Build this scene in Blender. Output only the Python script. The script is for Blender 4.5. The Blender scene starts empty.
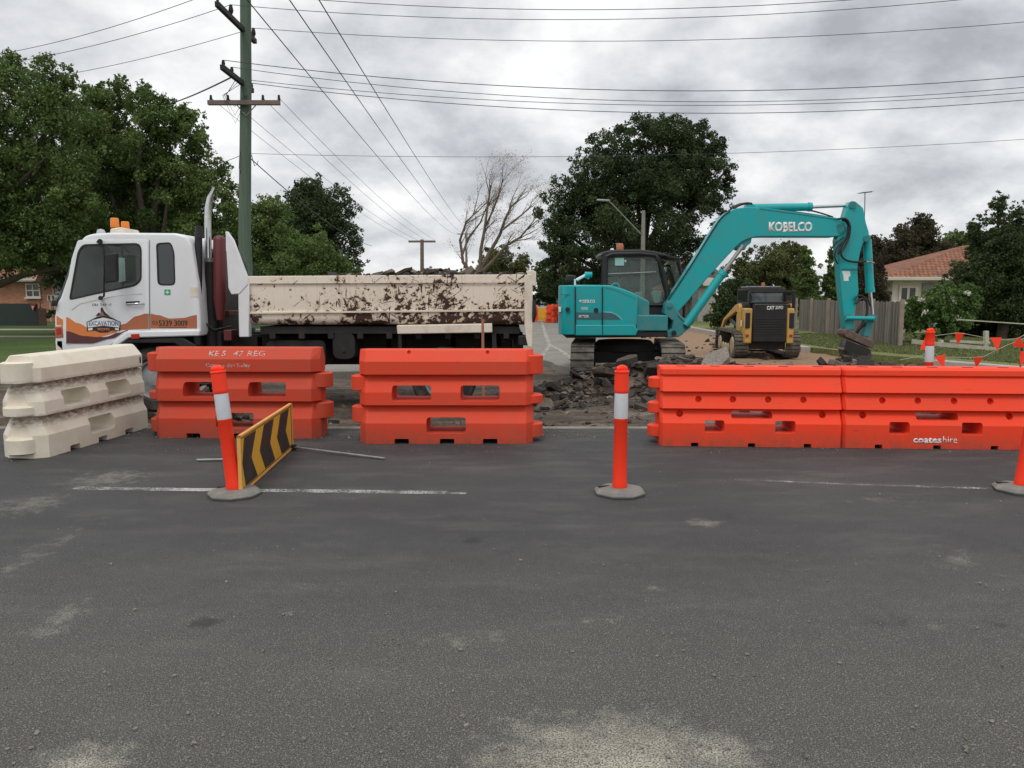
import bpy, bmesh, math, random
import numpy as np
from mathutils import Vector, Matrix, Euler
R = math.radians
random.seed(7)
rng = np.random.default_rng(11)
scene = bpy.context.scene
col = scene.collection

# ------------------------------------------------------------------ camera
F = 769.0; PITCH = math.atan((384 - 295) / F); H = 1.6
cam = bpy.data.objects.new('camera', bpy.data.cameras.new('camera'))
cam.data.sensor_width = 36; cam.data.lens = F * 36 / 1024
cam.data.clip_start = 0.05; cam.data.clip_end = 6000
cam.location = (0, 0, H); cam.rotation_euler = (R(90) - PITCH, 0, 0)
col.objects.link(cam); scene.camera = cam
CP, SP = math.cos(PITCH), math.sin(PITCH)
def P(px, py, Y):                       # the point at depth Y seen in that direction (real metres)
    u = (px - 512) / F; v = (384 - py) / F
    dy = CP + v * SP; dz = -SP + v * CP
    return Vector((u / dy * Y, Y, H + dz / dy * Y))
def G(px, py, z=0.0):                   # the point on the level z
    u = (px - 512) / F; v = (384 - py) / F
    dy = CP + v * SP; dz = -SP + v * CP
    t = (z - H) / dz
    return Vector((u * t, dy * t, z))

# ------------------------------------------------------------------ materials
def nt(name):
    m = bpy.data.materials.new(name); m.use_nodes = True
    t = m.node_tree; b = t.nodes['Principled BSDF']
    return m, t, b
def N(t, typ, **k):
    n = t.nodes.new(typ)
    for a, v in k.items(): setattr(n, a, v)
    return n
def coords(t, scale=1.0, kind='Object'):
    tc = N(t, 'ShaderNodeTexCoord'); mp = N(t, 'ShaderNodeMapping')
    if not isinstance(scale, (tuple, list)): scale = (scale,) * 3
    mp.inputs['Scale'].default_value = scale
    t.links.new(tc.outputs[kind], mp.inputs['Vector'])
    return mp.outputs['Vector']
def noise(t, vec, scale, detail=4, rough=.6, dist=0.0):
    n = N(t, 'ShaderNodeTexNoise'); n.inputs['Scale'].default_value = scale
    n.inputs['Detail'].default_value = detail; n.inputs['Roughness'].default_value = rough
    n.inputs['Distortion'].default_value = dist
    t.links.new(vec, n.inputs['Vector']); return n.outputs['Fac']
def ramp(t, fac, stops):
    r = N(t, 'ShaderNodeValToRGB'); e = r.color_ramp.elements
    while len(e) < len(stops): e.new(.5)
    for i, (p, c) in enumerate(stops):
        e[i].position = p
        e[i].color = (c, c, c, 1) if not isinstance(c, (tuple, list)) else (*c, 1)
    t.links.new(fac, r.inputs['Fac']); return r.outputs['Color']
def mixc(t, fac, a, b, mode='MIX'):
    m = N(t, 'ShaderNodeMix'); m.data_type = 'RGBA'; m.blend_type = mode
    for s, v in ((m.inputs[0], fac), (m.inputs[6], a), (m.inputs[7], b)):
        if isinstance(v, (int, float)): s.default_value = v
        elif isinstance(v, (tuple, list)): s.default_value = (*v, 1)
        else: t.links.new(v, s)
    return m.outputs[2]
def mth(t, op, a, b=0.0, clamp=False):
    m = N(t, 'ShaderNodeMath', operation=op); m.use_clamp = clamp
    for s, v in ((m.inputs[0], a), (m.inputs[1], b)):
        if isinstance(v, (int, float)): s.default_value = v
        else: t.links.new(v, s)
    return m.outputs[0]
def bump(t, b, h, strength=.3, dist=.01):
    n = N(t, 'ShaderNodeBump'); n.inputs['Strength'].default_value = strength
    n.inputs['Distance'].default_value = dist
    t.links.new(h, n.inputs['Height']); t.links.new(n.outputs['Normal'], b.inputs['Normal'])
def MAT(name, c, rough=.55, metal=0.0, dirt=.25, dirtc=None, scale=3.0, bmp=0.0, bscale=60, spec=.5, thr=(.45, .75)):
    m, t, b = nt(name)
    v = coords(t)
    n1 = noise(t, v, scale, 6, .65)
    dc = dirtc or tuple(x * .45 for x in c)
    f = mth(t, 'MULTIPLY', ramp(t, n1, [(thr[0], 0), (thr[1], 1)]), dirt)
    t.links.new(mixc(t, f, c, dc), b.inputs['Base Color'])
    b.inputs['Roughness'].default_value = rough; b.inputs['Metallic'].default_value = metal
    b.inputs['Specular IOR Level'].default_value = spec
    if bmp: bump(t, b, noise(t, v, bscale, 3), bmp, .004)
    return m

M = {}
DUST = (.33, .26, .19)
M['orange_a'] = MAT('faded_red_plastic', (.60, .068, .036), .5, dirt=.55, dirtc=(.36, .085, .055), scale=2.5, bmp=.15, spec=.35)
M['orange_a2'] = MAT('red_plastic', (.74, .075, .038), .48, dirt=.4, dirtc=(.5, .10, .06), scale=2.5, bmp=.15, spec=.35)
M['orange_b'] = MAT('bright_orange_red_plastic', (.86, .068, .026), .45, dirt=.35, dirtc=(.6, .10, .05), scale=2.2, bmp=.12, spec=.35)
def PLASTIC(name, c, fade, rough=.5):
    m, t, b = nt(name); v = coords(t)
    tc = N(t, 'ShaderNodeTexCoord'); sp = N(t, 'ShaderNodeSeparateXYZ'); t.links.new(tc.outputs['Object'], sp.inputs[0])
    oi = N(t, 'ShaderNodeObjectInfo'); off = N(t, 'ShaderNodeVectorMath', operation='ADD'); t.links.new(v, off.inputs[0])
    t.links.new(mth(t, 'MULTIPLY', oi.outputs['Random'], 20.0), off.inputs[1]); v = off.outputs[0]
    cc = mixc(t, mth(t, 'MULTIPLY', ramp(t, noise(t, v, 1.7, 5, .65), [(.38, 0), (.7, 1)]), .6), c, fade)
    mp = N(t, 'ShaderNodeMapping'); mp.inputs['Scale'].default_value = (2, 2, 26); mp.inputs['Rotation'].default_value = (0, .12, 0); t.links.new(v, mp.inputs['Vector'])
    sc = mth(t, 'MULTIPLY', ramp(t, noise(t, mp.outputs[0], 2.4, 5, .7), [(.60, 0), (.66, 1)]), ramp(t, noise(t, v, 3.5, 3), [(.5, 0), (.62, 1)]))
    cc = mixc(t, mth(t, 'MULTIPLY', sc, .55), cc, (.13, .05, .035))
    gr = mth(t, 'MULTIPLY', ramp(t, sp.outputs['Z'], [(.0, 1), (.20, 0)]), ramp(t, noise(t, v, 9, 6, .75), [(.3, .15), (.65, 1)]))
    cc = mixc(t, mth(t, 'MULTIPLY', gr, .7), cc, (.14, .085, .06))
    sk = ramp(t, noise(t, v, 34, 3, .6), [(.70, 0), (.74, 1)])
    cc = mixc(t, mth(t, 'MULTIPLY', sk, .6), cc, (.12, .06, .045))
    t.links.new(cc, b.inputs['Base Color']); b.inputs['Specular IOR Level'].default_value = .22
    t.links.new(mth(t, 'ADD', rough, mth(t, 'MULTIPLY', noise(t, v, 5, 5), .25)), b.inputs['Roughness'])
    bump(t, b, noise(t, v, 26, 4), .12, .004); return m
M['orange_a'] = PLASTIC('faded_red_plastic', (.56, .060, .028), (.42, .095, .06))
M['orange_a2'] = PLASTIC('red_plastic', (.72, .064, .026), (.58, .09, .05))
M['orange_b'] = PLASTIC('bright_orange_red_plastic', (.92, .064, .022), (.74, .08, .036), .42)
M['fluoro'] = MAT('fluorescent_orange_plastic', (1.0, .052, .018), .5, dirt=.4, dirtc=(.62, .07, .035), scale=7, spec=.25, thr=(.5, .7))
M['reflect'] = MAT('reflective_white_band', (.62, .64, .67), .35, dirt=.3, dirtc=(.4, .4, .4), scale=14)
M['rubber'] = MAT('grey_recycled_rubber', (.17, .165, .15), .85, dirt=.8, dirtc=(.28, .26, .22), scale=14, bmp=.5)
M['tyre'] = MAT('black_tyre_rubber', (.02, .02, .02), .8, dirt=.8, dirtc=(.12, .10, .08), scale=7, bmp=.2)
M['black'] = MAT('black_plastic', (.010, .010, .012), .5, dirt=.4, dirtc=(.04, .035, .03), scale=6)
M['dark'] = MAT('dark_chassis_steel', (.014, .013, .013), .75, dirt=.6, dirtc=(.045, .037, .03), scale=5)
M['white'] = MAT('white_cab_paint', (.76, .78, .80), .28, dirt=.35, dirtc=(.55, .50, .43), scale=1.6, thr=(.5, .8))
M['cream'] = MAT('cream_tray_paint', (.74, .68, .57), .5, dirt=.6, dirtc=(.38, .28, .19), scale=4)
M['teal'] = MAT('teal_machine_paint', (.0, .37, .385), .32, dirt=.45, dirtc=(.07, .26, .25), scale=4.5, thr=(.42, .72))
M['teal_d'] = MAT('dusty_teal_paint', (.01, .24, .26), .5, dirt=.7, dirtc=(.13, .20, .18), scale=8, thr=(.4, .7))
M['yellow'] = MAT('yellow_machine_paint', (.56, .33, .075), .55, dirt=.7, dirtc=(.30, .20, .10), scale=7)
M['chrome'] = MAT('chrome', (.62, .62, .62), .18, 1.0, dirt=.4, dirtc=(.3, .28, .25), scale=9)
M['steel'] = MAT('galvanised_steel', (.34, .35, .35), .55, .6, dirt=.6, scale=12)
M['maroon'] = MAT('maroon_paint', (.125, .018, .019), .45, dirt=.3)
M['maroon_s'] = MAT('maroon_graphic', (.105, .032, .032), .35, dirt=.2)
M['or_s'] = MAT('orange_graphic', (.70, .21, .05), .35, dirt=.25, dirtc=(.5, .2, .09))
M['or_d'] = MAT('burnt_orange_graphic', (.42, .135, .06), .35, dirt=.3, dirtc=(.3, .16, .09))
M['letter_b'] = MAT('dark_lettering', (.02, .018, .02), .5, dirt=0)
M['letter_w'] = MAT('white_lettering', (.78, .78, .76), .5, dirt=.2)
M['letter_g'] = MAT('blue_grey_lettering', (.17, .22, .33), .5, dirt=.2)
M['amber'] = MAT('amber_lens', (.80, .22, .02), .15, dirt=.1)
M['red_lens'] = MAT('red_lens', (.45, .02, .015), .2, dirt=.1)
M['clear_lens'] = MAT('pale_lens', (.5, .52, .54), .12, dirt=.1)
M['seat'] = MAT('grey_seat_cloth', (.10, .10, .11), .9)
M['paper'] = MAT('white_paper', (.72, .78, .78), .8, dirt=.1)
M['mint'] = MAT('pale_teal_plastic', (.30, .52, .48), .6, dirt=.3)
M['green_sign'] = MAT('green_sticker', (.02, .36, .14), .5, dirt=0)
M['hose'] = MAT('black_hose', (.018, .018, .02), .6)
M['sign_y'] = MAT('sign_yellow_sheeting', (.75, .40, .03), .4, dirt=.35, dirtc=(.5, .32, .08), scale=5)
M['sign_edge'] = MAT('sign_orange_edge', (.78, .40, .10), .45, dirt=.4)
M['sign_k'] = MAT('sign_black_sheeting', (.022, .02, .018), .5, dirt=.5, dirtc=(.08, .07, .05), scale=6)
M['timber'] = MAT('weathered_timber', (.30, .25, .20), .85, dirt=.6)
M['stake'] = MAT('stained_stake_timber', (.34, .16, .10), .8)
M['rail_paint'] = MAT('cream_rail_paint', (.50, .47, .37), .7, dirt=.6, scale=8)
M['concrete'] = MAT('pale_concrete', (.40, .37, .33), .9, dirt=.6, dirtc=(.24, .21, .18), scale=6, bmp=.3)
M['gutter'] = MAT('stained_concrete', (.25, .225, .19), .9, dirt=.8, dirtc=(.10, .085, .07), scale=3, bmp=.3)
M['grit_m'] = MAT('pale_grit', (.22, .20, .17), .95, dirt=.9, dirtc=(.06, .055, .05), scale=3)
M['antenna'] = MAT('dull_aluminium', (.20, .20, .21), .5, .5)
M['wire'] = MAT('dark_aerial_wire', (.05, .05, .055), .7)
M['wood_arm'] = MAT('brown_crossarm_timber', (.20, .155, .13), .85, dirt=.6, scale=5)
M['bark'] = MAT('brown_bark', (.10, .075, .055), .9, dirt=.7, scale=8, bmp=.5, bscale=20)
M['bark_b'] = MAT('dry_brown_bark', (.15, .115, .085), .9, dirt=.6, scale=3)
M['bark_p'] = MAT('pale_grey_bark', (.19, .15, .12), .9, dirt=.7, scale=8)
M['plaster'] = MAT('white_weatherboard', (.66, .60, .54), .8, dirt=.4)
M['fascia'] = MAT('cream_fascia', (.55, .52, .45), .7)
M['roof_b'] = MAT('brown_roof', (.10, .065, .05), .85)
M['bin'] = MAT('dark_green_plastic', (.02, .035, .03), .6)
M['lime'] = MAT('red_sign_paint', (.5, .03, .03), .5)

def glass(name, c, rough=.06, spec=.6):
    m, t, b = nt(name)
    b.inputs['Base Color'].default_value = (*c, 1); b.inputs['Roughness'].default_value = rough
    b.inputs['Specular IOR Level'].default_value = spec
    return m
M['glass'] = glass('tinted_cab_glass', (.035, .045, .045))
M['house_glass'] = glass('dark_house_glass', (.03, .035, .035))
M['blind'] = glass('pale_curtained_glass', (.16, .18, .19))
def clear_glass():
    m, t, b = nt('clear_tinted_glass')
    tr = N(t, 'ShaderNodeBsdfTransparent'); tr.inputs['Color'].default_value = (.80, .86, .84, 1)
    gl = N(t, 'ShaderNodeBsdfGlossy'); gl.inputs['Roughness'].default_value = .03
    gl.inputs['Color'].default_value = (.9, .95, .95, 1)
    fr = N(t, 'ShaderNodeFresnel'); fr.inputs['IOR'].default_value = 1.45; ge = N(t, 'ShaderNodeNewGeometry')
    mx = N(t, 'ShaderNodeMixShader'); t.links.new(mth(t, 'MULTIPLY', mth(t, 'MULTIPLY', fr.outputs[0], .8), mth(t, 'SUBTRACT', 1.0, ge.outputs['Backfacing'])), mx.inputs[0])
    t.links.new(tr.outputs[0], mx.inputs[1]); t.links.new(gl.outputs[0], mx.inputs[2])
    b.inputs['Base Color'].default_value = (.30, .33, .31, 1); b.inputs['Roughness'].default_value = .9
    m2 = N(t, 'ShaderNodeMixShader'); t.links.new(mth(t, 'MULTIPLY', noise(t, coords(t), 3, 4), .22), m2.inputs[0]); t.links.new(mx.outputs[0], m2.inputs[1]); t.links.new(b.outputs[0], m2.inputs[2])
    t.links.new(m2.outputs[0], t.nodes['Material Output'].inputs['Surface'])
    return m
M['clear'] = clear_glass()

def m_white_plastic():
    m, t, b = nt('grimy_cream_plastic')
    v = coords(t)
    g = noise(t, v, 3, 6, .7); g2 = noise(t, coords(t, (1, 1, 2.5)), 14, 5, .7)
    c = mixc(t, mth(t, 'MULTIPLY', ramp(t, g, [(.4, 0), (.75, 1)]), .55), (.78, .72, .60), (.54, .46, .34))
    # grime lodged in the two horizontal grooves of the moulding
    tc = N(t, 'ShaderNodeTexCoord'); sp = N(t, 'ShaderNodeSeparateXYZ'); t.links.new(tc.outputs['Object'], sp.inputs[0])
    z = sp.outputs['Z']
    def band(c0, w): return mth(t, 'SUBTRACT', 1.0, mth(t, 'DIVIDE', mth(t, 'ABSOLUTE', mth(t, 'SUBTRACT', z, c0)), w), True)
    bd = mth(t, 'ADD', band(.375, .075), band(.705, .075), True)
    bd = mth(t, 'MULTIPLY', bd, ramp(t, g2, [(.38, 0), (.6, 1)]), True)
    c = mixc(t, mth(t, 'MULTIPLY', mth(t, 'POWER', bd, .7), .85), c, (.09, .065, .045))
    t.links.new(c, b.inputs['Base Color']); b.inputs['Roughness'].default_value = .6
    b.inputs['Specular IOR Level'].default_value = .3
    bump(t, b, g2, .15, .004)
    return m
M['white_a'] = m_white_plastic()

def m_rusty():
    m, t, b = nt('cream_paint_with_scraped_rust')
    tc = N(t, 'ShaderNodeTexCoord'); sp = N(t, 'ShaderNodeSeparateXYZ'); t.links.new(tc.outputs['Object'], sp.inputs[0])
    v = coords(t)
    def rot(ang, sx, sz, scale, det=4, ro=.6):
        r1 = N(t, 'ShaderNodeMapping'); r1.inputs['Rotation'].default_value = (0, R(ang), 0); t.links.new(v, r1.inputs['Vector'])
        r2 = N(t, 'ShaderNodeMapping'); r2.inputs['Scale'].default_value = (sx, 1, sz); t.links.new(r1.outputs[0], r2.inputs['Vector'])
        return noise(t, r2.outputs[0], scale, det, ro, .2)
    n1 = noise(t, v, 13, 7, .68, .3); n3 = noise(t, v, 1.6, 3, .5); n4 = noise(t, v, 5, 4, .6, .5)
    gx = mth(t, 'MULTIPLY', sp.outputs['X'], .013)
    gz = mth(t, 'MULTIPLY', mth(t, 'SUBTRACT', 1.75, sp.outputs['Z']), .12)
    dens = mth(t, 'ADD', mth(t, 'ADD', gx, gz), mth(t, 'MULTIPLY', mth(t, 'SUBTRACT', n3, .5), .5))
    chips = ramp(t, mth(t, 'ADD', mth(t, 'ADD', mth(t, 'MULTIPLY', n1, .75), mth(t, 'MULTIPLY', n4, .25)), dens), [(.562, 0), (.578, 1)])
    f = chips
    for ang, th in ((38, .655), (-32, .665), (84, .655), (12, .68)):
        s_ = ramp(t, mth(t, 'ADD', rot(ang, 1.6, 17, 1.5, 5, .55), mth(t, 'MULTIPLY', dens, .55)), [(th, 0), (th + .02, 1)])
        f = mth(t, 'MAXIMUM', f, mth(t, 'MULTIPLY', s_, ramp(t, n1, [(.36, 0), (.44, 1)])))
    halo = ramp(t, mth(t, 'ADD', mth(t, 'ADD', mth(t, 'MULTIPLY', n1, .5), mth(t, 'MULTIPLY', n4, .5)), dens), [(.50, 0), (.64, 1)])
    drip = ramp(t, mth(t, 'ADD', rot(90, .8, 12, 2.2, 4), dens), [(.5, 0), (.75, 1)])
    base = mixc(t, mth(t, 'MULTIPLY', halo, .7), (.80, .73, .61), (.64, .48, .29))
    base = mixc(t, mth(t, 'MULTIPLY', drip, .35), base, (.48, .33, .21))
    c = mixc(t, f, base, mixc(t, noise(t, v, 22), (.016, .010, .008), (.085, .04, .024)))
    t.links.new(c, b.inputs['Base Color'])
    t.links.new(mth(t, 'ADD', .5, mth(t, 'MULTIPLY', f, .35)), b.inputs['Roughness'])
    bump(t, b, mth(t, 'SUBTRACT', noise(t, v, 2.5, 3), mth(t, 'MULTIPLY', f, .3)), .35, .012)
    return m
M['rusty'] = m_rusty()

def m_asphalt():
    m, t, b = nt('worn_asphalt')
    v = coords(t)
    fine = noise(t, v, 260, 2, .6)
    mid = noise(t, v, 130, 3, .75)
    big = noise(t, v, .55, 5, .6); big2 = noise(t, coords(t, (.6, 1.6, 1)), 1.4, 5, .65)
    vo = N(t, 'ShaderNodeTexVoronoi'); vo.inputs['Scale'].default_value = 150; t.links.new(v, vo.inputs['Vector'])
    base = mixc(t, ramp(t, big, [(.3, 0), (.7, 1)]), (.032, .0325, .0335), (.050, .050, .0505))
    base = mixc(t, mth(t, 'MULTIPLY', ramp(t, big2, [(.5, 0), (.75, 1)]), .5), base, (.075, .071, .066))
    grain = ramp(t, mth(t, 'ADD', mth(t, 'MULTIPLY', mid, .6), mth(t, 'MULTIPLY', fine, .4)), [(.36, .25), (.5, .9), (.63, 2.7)])
    c = mixc(t, 1.0, base, grain, 'MULTIPLY')
    sepc = N(t, 'ShaderNodeSeparateColor'); t.links.new(vo.outputs['Color'], sepc.inputs[0])
    stone = mth(t, 'MULTIPLY', ramp(t, sepc.outputs[0], [(.80, 0), (.84, 1)]), ramp(t, vo.outputs['Distance'], [(.25, 1), (.5, 0)]))
    # worn, binder-stripped patches where the pale aggregate shows
    tc = N(t, 'ShaderNodeTexCoord'); sp = N(t, 'ShaderNodeSeparateXYZ'); t.links.new(tc.outputs['Object'], sp.inputs[0])
    X, Y = sp.outputs['X'], sp.outputs['Y']
    def spot(cx, cy, rx, ry):
        dx = mth(t, 'DIVIDE', mth(t, 'SUBTRACT', X, cx), rx); dy = mth(t, 'DIVIDE', mth(t, 'SUBTRACT', Y, cy), ry)
        d = mth(t, 'SQRT', mth(t, 'ADD', mth(t, 'MULTIPLY', dx, dx), mth(t, 'MULTIPLY', dy, dy)))
        return mth(t, 'SUBTRACT', 1.0, d, True)
    wn = noise(t, v, 9, 7, .78)
    patch = None
    for a in SPOTS:
        s = mth(t, 'MULTIPLY', spot(*a[:4]), a[4])
        patch = s if patch is None else mth(t, 'MAXIMUM', patch, s)
    pm = ramp(t, mth(t, 'ADD', mth(t, 'MULTIPLY', patch, .8), mth(t, 'MULTIPLY', mth(t, 'SUBTRACT', wn, .5), 1.3)), [(.20, 0), (.80, 1)])
    pm = mth(t, 'MULTIPLY', pm, ramp(t, patch, [(0, 0), (.12, 1)]))
    near = ramp(t, mth(t, 'ADD', mth(t, 'MULTIPLY', Y, .2), mth(t, 'MULTIPLY', mth(t, 'SUBTRACT', wn, .5), .5)), [(.62, 1), (1.02, 0)])
    amt = mth(t, 'ADD', mth(t, 'MULTIPLY', stone, mth(t, 'ADD', .05, mth(t, 'MULTIPLY', near, .42))), mth(t, 'MULTIPLY', pm, mth(t, 'ADD', .10, mth(t, 'MULTIPLY', ramp(t, mid, [(.42, 0), (.56, 1)]), .95))), True)
    c = mixc(t, mth(t, 'MULTIPLY', near, .55), c, mixc(t, 1.0, (.092, .089, .078), grain, 'MULTIPLY'))
    c = mixc(t, amt, c, (.44, .41, .33))
    dk = None
    for a in DARKS:
        s = mth(t, 'MULTIPLY', spot(*a[:4]), a[4]); dk = s if dk is None else mth(t, 'MAXIMUM', dk, s)
    c = mixc(t, mth(t, 'MULTIPLY', ramp(t, mth(t, 'ADD', mth(t, 'MULTIPLY', dk, .8), mth(t, 'MULTIPLY', mth(t, 'SUBTRACT', wn, .5), 1.3)), [(.25, 0), (.6, 1)]), .7), c, (.02, .02, .021))
    du = mth(t, 'MULTIPLY', ramp(t, mth(t, 'ADD', noise(t, coords(t, (1, 3, 1)), 1.0, 6, .7), mth(t, 'MULTIPLY', Y, .012)), [(.58, 0), (.90, 1)]), .35)
    c = mixc(t, du, c, (.20, .185, .165))
    t.links.new(c, b.inputs['Base Color']); b.inputs['Roughness'].default_value = .78
    b.inputs['Specular IOR Level'].default_value = .4
    bump(t, b, mth(t, 'ADD', mid, mth(t, 'MULTIPLY', vo.outputs['Distance'], .6)), .55, .004)
    return m
def gp(px, py): g = G(px, py); return g.x, g.y
SPOTS = []
for (px, py, wx, wy, s) in [(620, 768, 230, 70, 1.0), (715, 752, 70, 26, .9), (560, 735, 80, 22, .8), (80, 765, 90, 30, .8), (25, 560, 50, 60, .35), (60, 620, 40, 30, .5),
                            (705, 523, 34, 6, .60), (655, 588, 20, 7, .42), (935, 626, 20, 7, .36), (290, 612, 30, 6, .38), (470, 640, 120, 14, .35), (960, 560, 60, 20, .4),
                            (110, 478, 70, 14, .55), (30, 505, 60, 16, .5), (600, 620, 120, 14, .3), (880, 500, 90, 10, .3)]:
    x, y = gp(px, py); x1, _ = gp(px + wx, py); _, y1 = gp(px, py - wy)
    SPOTS.append((x, y, abs(x1 - x), abs(y1 - y) * 1.1 + .02, s))
DARKS = []
for (px, py, wx, wy, s) in [(205, 623, 26, 8, 1.0), (472, 541, 18, 5, 1.0), (730, 516, 20, 5, .7), (885, 622, 50, 10, .6), (1000, 625, 30, 8, .6)]:
    x, y = gp(px, py); x1, _ = gp(px + wx, py); _, y1 = gp(px, py - wy)
    DARKS.append((x, y, abs(x1 - x), abs(y1 - y) * 1.1 + .02, s))
M['asphalt'] = m_asphalt()

def m_old_road():
    m, t, b = nt('old_grey_asphalt')
    v = coords(t)
    base = mixc(t, ramp(t, noise(t, v, .8, 6, .7), [(.3, 0), (.7, 1)]), (.16, .15, .135), (.27, .25, .215))
    c = mixc(t, 1.0, base, ramp(t, noise(t, v, 60, 3, .7), [(.3, .75), (.7, 1.25)]), 'MULTIPLY')
    t.links.new(c, b.inputs['Base Color']); b.inputs['Roughness'].default_value = .9
    bump(t, b, noise(t, v, 60, 3), .3, .004); return m
M['old_road'] = m_old_road()

def m_dirt():
    m, t, b = nt('excavated_road_base')
    v = coords(t)
    tc = N(t, 'ShaderNodeTexCoord'); sp = N(t, 'ShaderNodeSeparateXYZ'); t.links.new(tc.outputs['Object'], sp.inputs[0])
    n1 = noise(t, coords(t, (.5, 1.6, 1)), 1.6, 7, .7); n2 = noise(t, v, 14, 6, .75); n3 = noise(t, v, 60, 3, .7)
    e = mth(t, 'ADD', mth(t, 'ADD', mth(t, 'MULTIPLY', mth(t, 'SUBTRACT', sp.outputs['X'], 4.0), .10), mth(t, 'MULTIPLY', mth(t, 'SUBTRACT', sp.outputs['Y'], 15), .06)), mth(t, 'MULTIPLY', mth(t, 'SUBTRACT', n1, .5), 1.6))
    base = mixc(t, ramp(t, e, [(0, 0), (.5, 1)]), (.085, .068, .055), (.30, .195, .12))
    lt = ramp(t, mth(t, 'ADD', mth(t, 'MULTIPLY', n1, .6), mth(t, 'MULTIPLY', n2, .4)), [(.47, 0), (.62, 1)])
    base = mixc(t, mth(t, 'MULTIPLY', lt, .6), base, (.30, .25, .20))
    base = mixc(t, mth(t, 'MULTIPLY', ramp(t, n2, [(.3, 1), (.45, 0)]), .6), base, (.04, .035, .03))
    c = mixc(t, 1.0, base, ramp(t, n3, [(.3, .55), (.7, 1.5)]), 'MULTIPLY')
    t.links.new(c, b.inputs['Base Color']); b.inputs['Roughness'].default_value = .95
    b.inputs['Specular IOR Level'].default_value = .15
    bump(t, b, mth(t, 'ADD', n2, n3), .8, .02); return m
M['dirt'] = m_dirt()

def m_rubble():
    m, t, b = nt('broken_asphalt')
    v = coords(t)
    at = N(t, 'ShaderNodeAttribute'); at.attribute_name = 'tint'
    base = ramp(t, at.outputs['Fac'], [(0, (.026, .023, .021)), (.45, (.055, .045, .037)), (.78, (.12, .085, .06)), (1, (.21, .185, .155))])
    c = mixc(t, 1.0, base, ramp(t, noise(t, v, 25, 5, .75), [(.3, .5), (.7, 1.6)]), 'MULTIPLY')
    t.links.new(c, b.inputs['Base Color']); b.inputs['Roughness'].default_value = .95
    bump(t, b, noise(t, v, 40, 4), .6, .015); return m
M['rubble'] = m_rubble()

def m_grass(name, a, c2, sc=1.0):
    m, t, b = nt(name)
    v = coords(t)
    n1 = noise(t, v, .35 * sc, 5, .6); n2 = noise(t, v, 9 * sc, 6, .8)
    c = mixc(t, ramp(t, n1, [(.35, 0), (.65, 1)]), a, c2)
    c = mixc(t, 1.0, c, ramp(t, n2, [(.3, .5), (.7, 1.6)]), 'MULTIPLY')
    t.links.new(c, b.inputs['Base Color']); b.inputs['Roughness'].default_value = .9
    b.inputs['Specular IOR Level'].default_value = .2
    bump(t, b, n2, .8, .05); return m
M['grass'] = m_grass('mown_grass', (.12, .155, .05), (.20, .205, .09))
M['lawn_l'] = m_grass('dark_green_lawn', (.050, .088, .022), (.085, .125, .035))  # left lawn, a darker green than the verge grass
M['far_ground'] = m_grass('distant_ground', (.06, .09, .03), (.11, .11, .06), .2)

def leafmat(name, c0, c1, trans=.25, dead=None):
    m, t, b = nt(name)
    at = N(t, 'ShaderNodeAttribute'); at.attribute_name = 'tint'
    c = mixc(t, at.outputs['Fac'], c0, c1)
    t.links.new(c, b.inputs['Base Color']); b.inputs['Roughness'].default_value = .6
    b.inputs['Specular IOR Level'].default_value = .25
    tl = N(t, 'ShaderNodeBsdfTranslucent'); t.links.new(c, tl.inputs['Color'])
    mx = N(t, 'ShaderNodeMixShader'); mx.inputs[0].default_value = trans
    t.links.new(b.outputs[0], mx.inputs[1]); t.links.new(tl.outputs[0], mx.inputs[2])
    t.links.new(mx.outputs[0], t.nodes['Material Output'].inputs['Surface']); return m
M['leaf_mid'] = leafmat('mid_green_leaves', (.050, .092, .024), (.185, .26, .075))
M['leaf_edge'] = leafmat('dull_green_leaves', (.026, .045, .018), (.095, .13, .045))
M['leaf_dark'] = leafmat('dark_green_leaves', (.026, .048, .018), (.078, .115, .040))
M['leaf_deep'] = leafmat('deep_green_leaves', (.022, .042, .016), (.072, .105, .034))
M['leaf_olive'] = leafmat('olive_leaves', (.06, .078, .024), (.16, .175, .06))
M['leaf_bright'] = leafmat('fresh_green_leaves', (.05, .10, .025), (.16, .25, .07))
M['leaf_brown'] = leafmat('bronze_leaves', (.036, .033, .018), (.095, .080, .044))
M['leaf_pale'] = leafmat('dry_pinkish_leaves', (.20, .145, .09), (.36, .27, .17))
M['blade'] = leafmat('dry_green_blades', (.10, .13, .045), (.24, .26, .11))
M['petal'] = leafmat('white_petals', (.6, .6, .5), (.75, .75, .65))

def m_tiles():
    m, t, b = nt('terracotta_roof_tiles')
    v = coords(t)
    br = N(t, 'ShaderNodeTexBrick'); t.links.new(v, br.inputs['Vector'])
    at = N(t, 'ShaderNodeUVMap'); 
    t.links.new(at.outputs[0], br.inputs['Vector'])
    br.inputs['Scale'].default_value = 1.0; br.inputs['Brick Width'].default_value = .24; br.inputs['Row Height'].default_value = .33
    br.inputs['Mortar Size'].default_value = .035; br.inputs['Mortar Smooth'].default_value = .4
    br.inputs['Color1'].default_value = (.35, .115, .045, 1); br.inputs['Color2'].default_value = (.19, .075, .04, 1)
    br.inputs['Mortar'].default_value = (.06, .03, .022, 1)
    c = mixc(t, mth(t, 'MULTIPLY', ramp(t, noise(t, v, 2.2, 6, .7), [(.5, 0), (.75, 1)]), .4), br.outputs['Color'], (.36, .26, .17))
    t.links.new(c, b.inputs['Base Color']); b.inputs['Roughness'].default_value = .85
    bump(t, b, br.outputs['Fac'], -.8, .04); return m
M['tiles'] = m_tiles()
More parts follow.
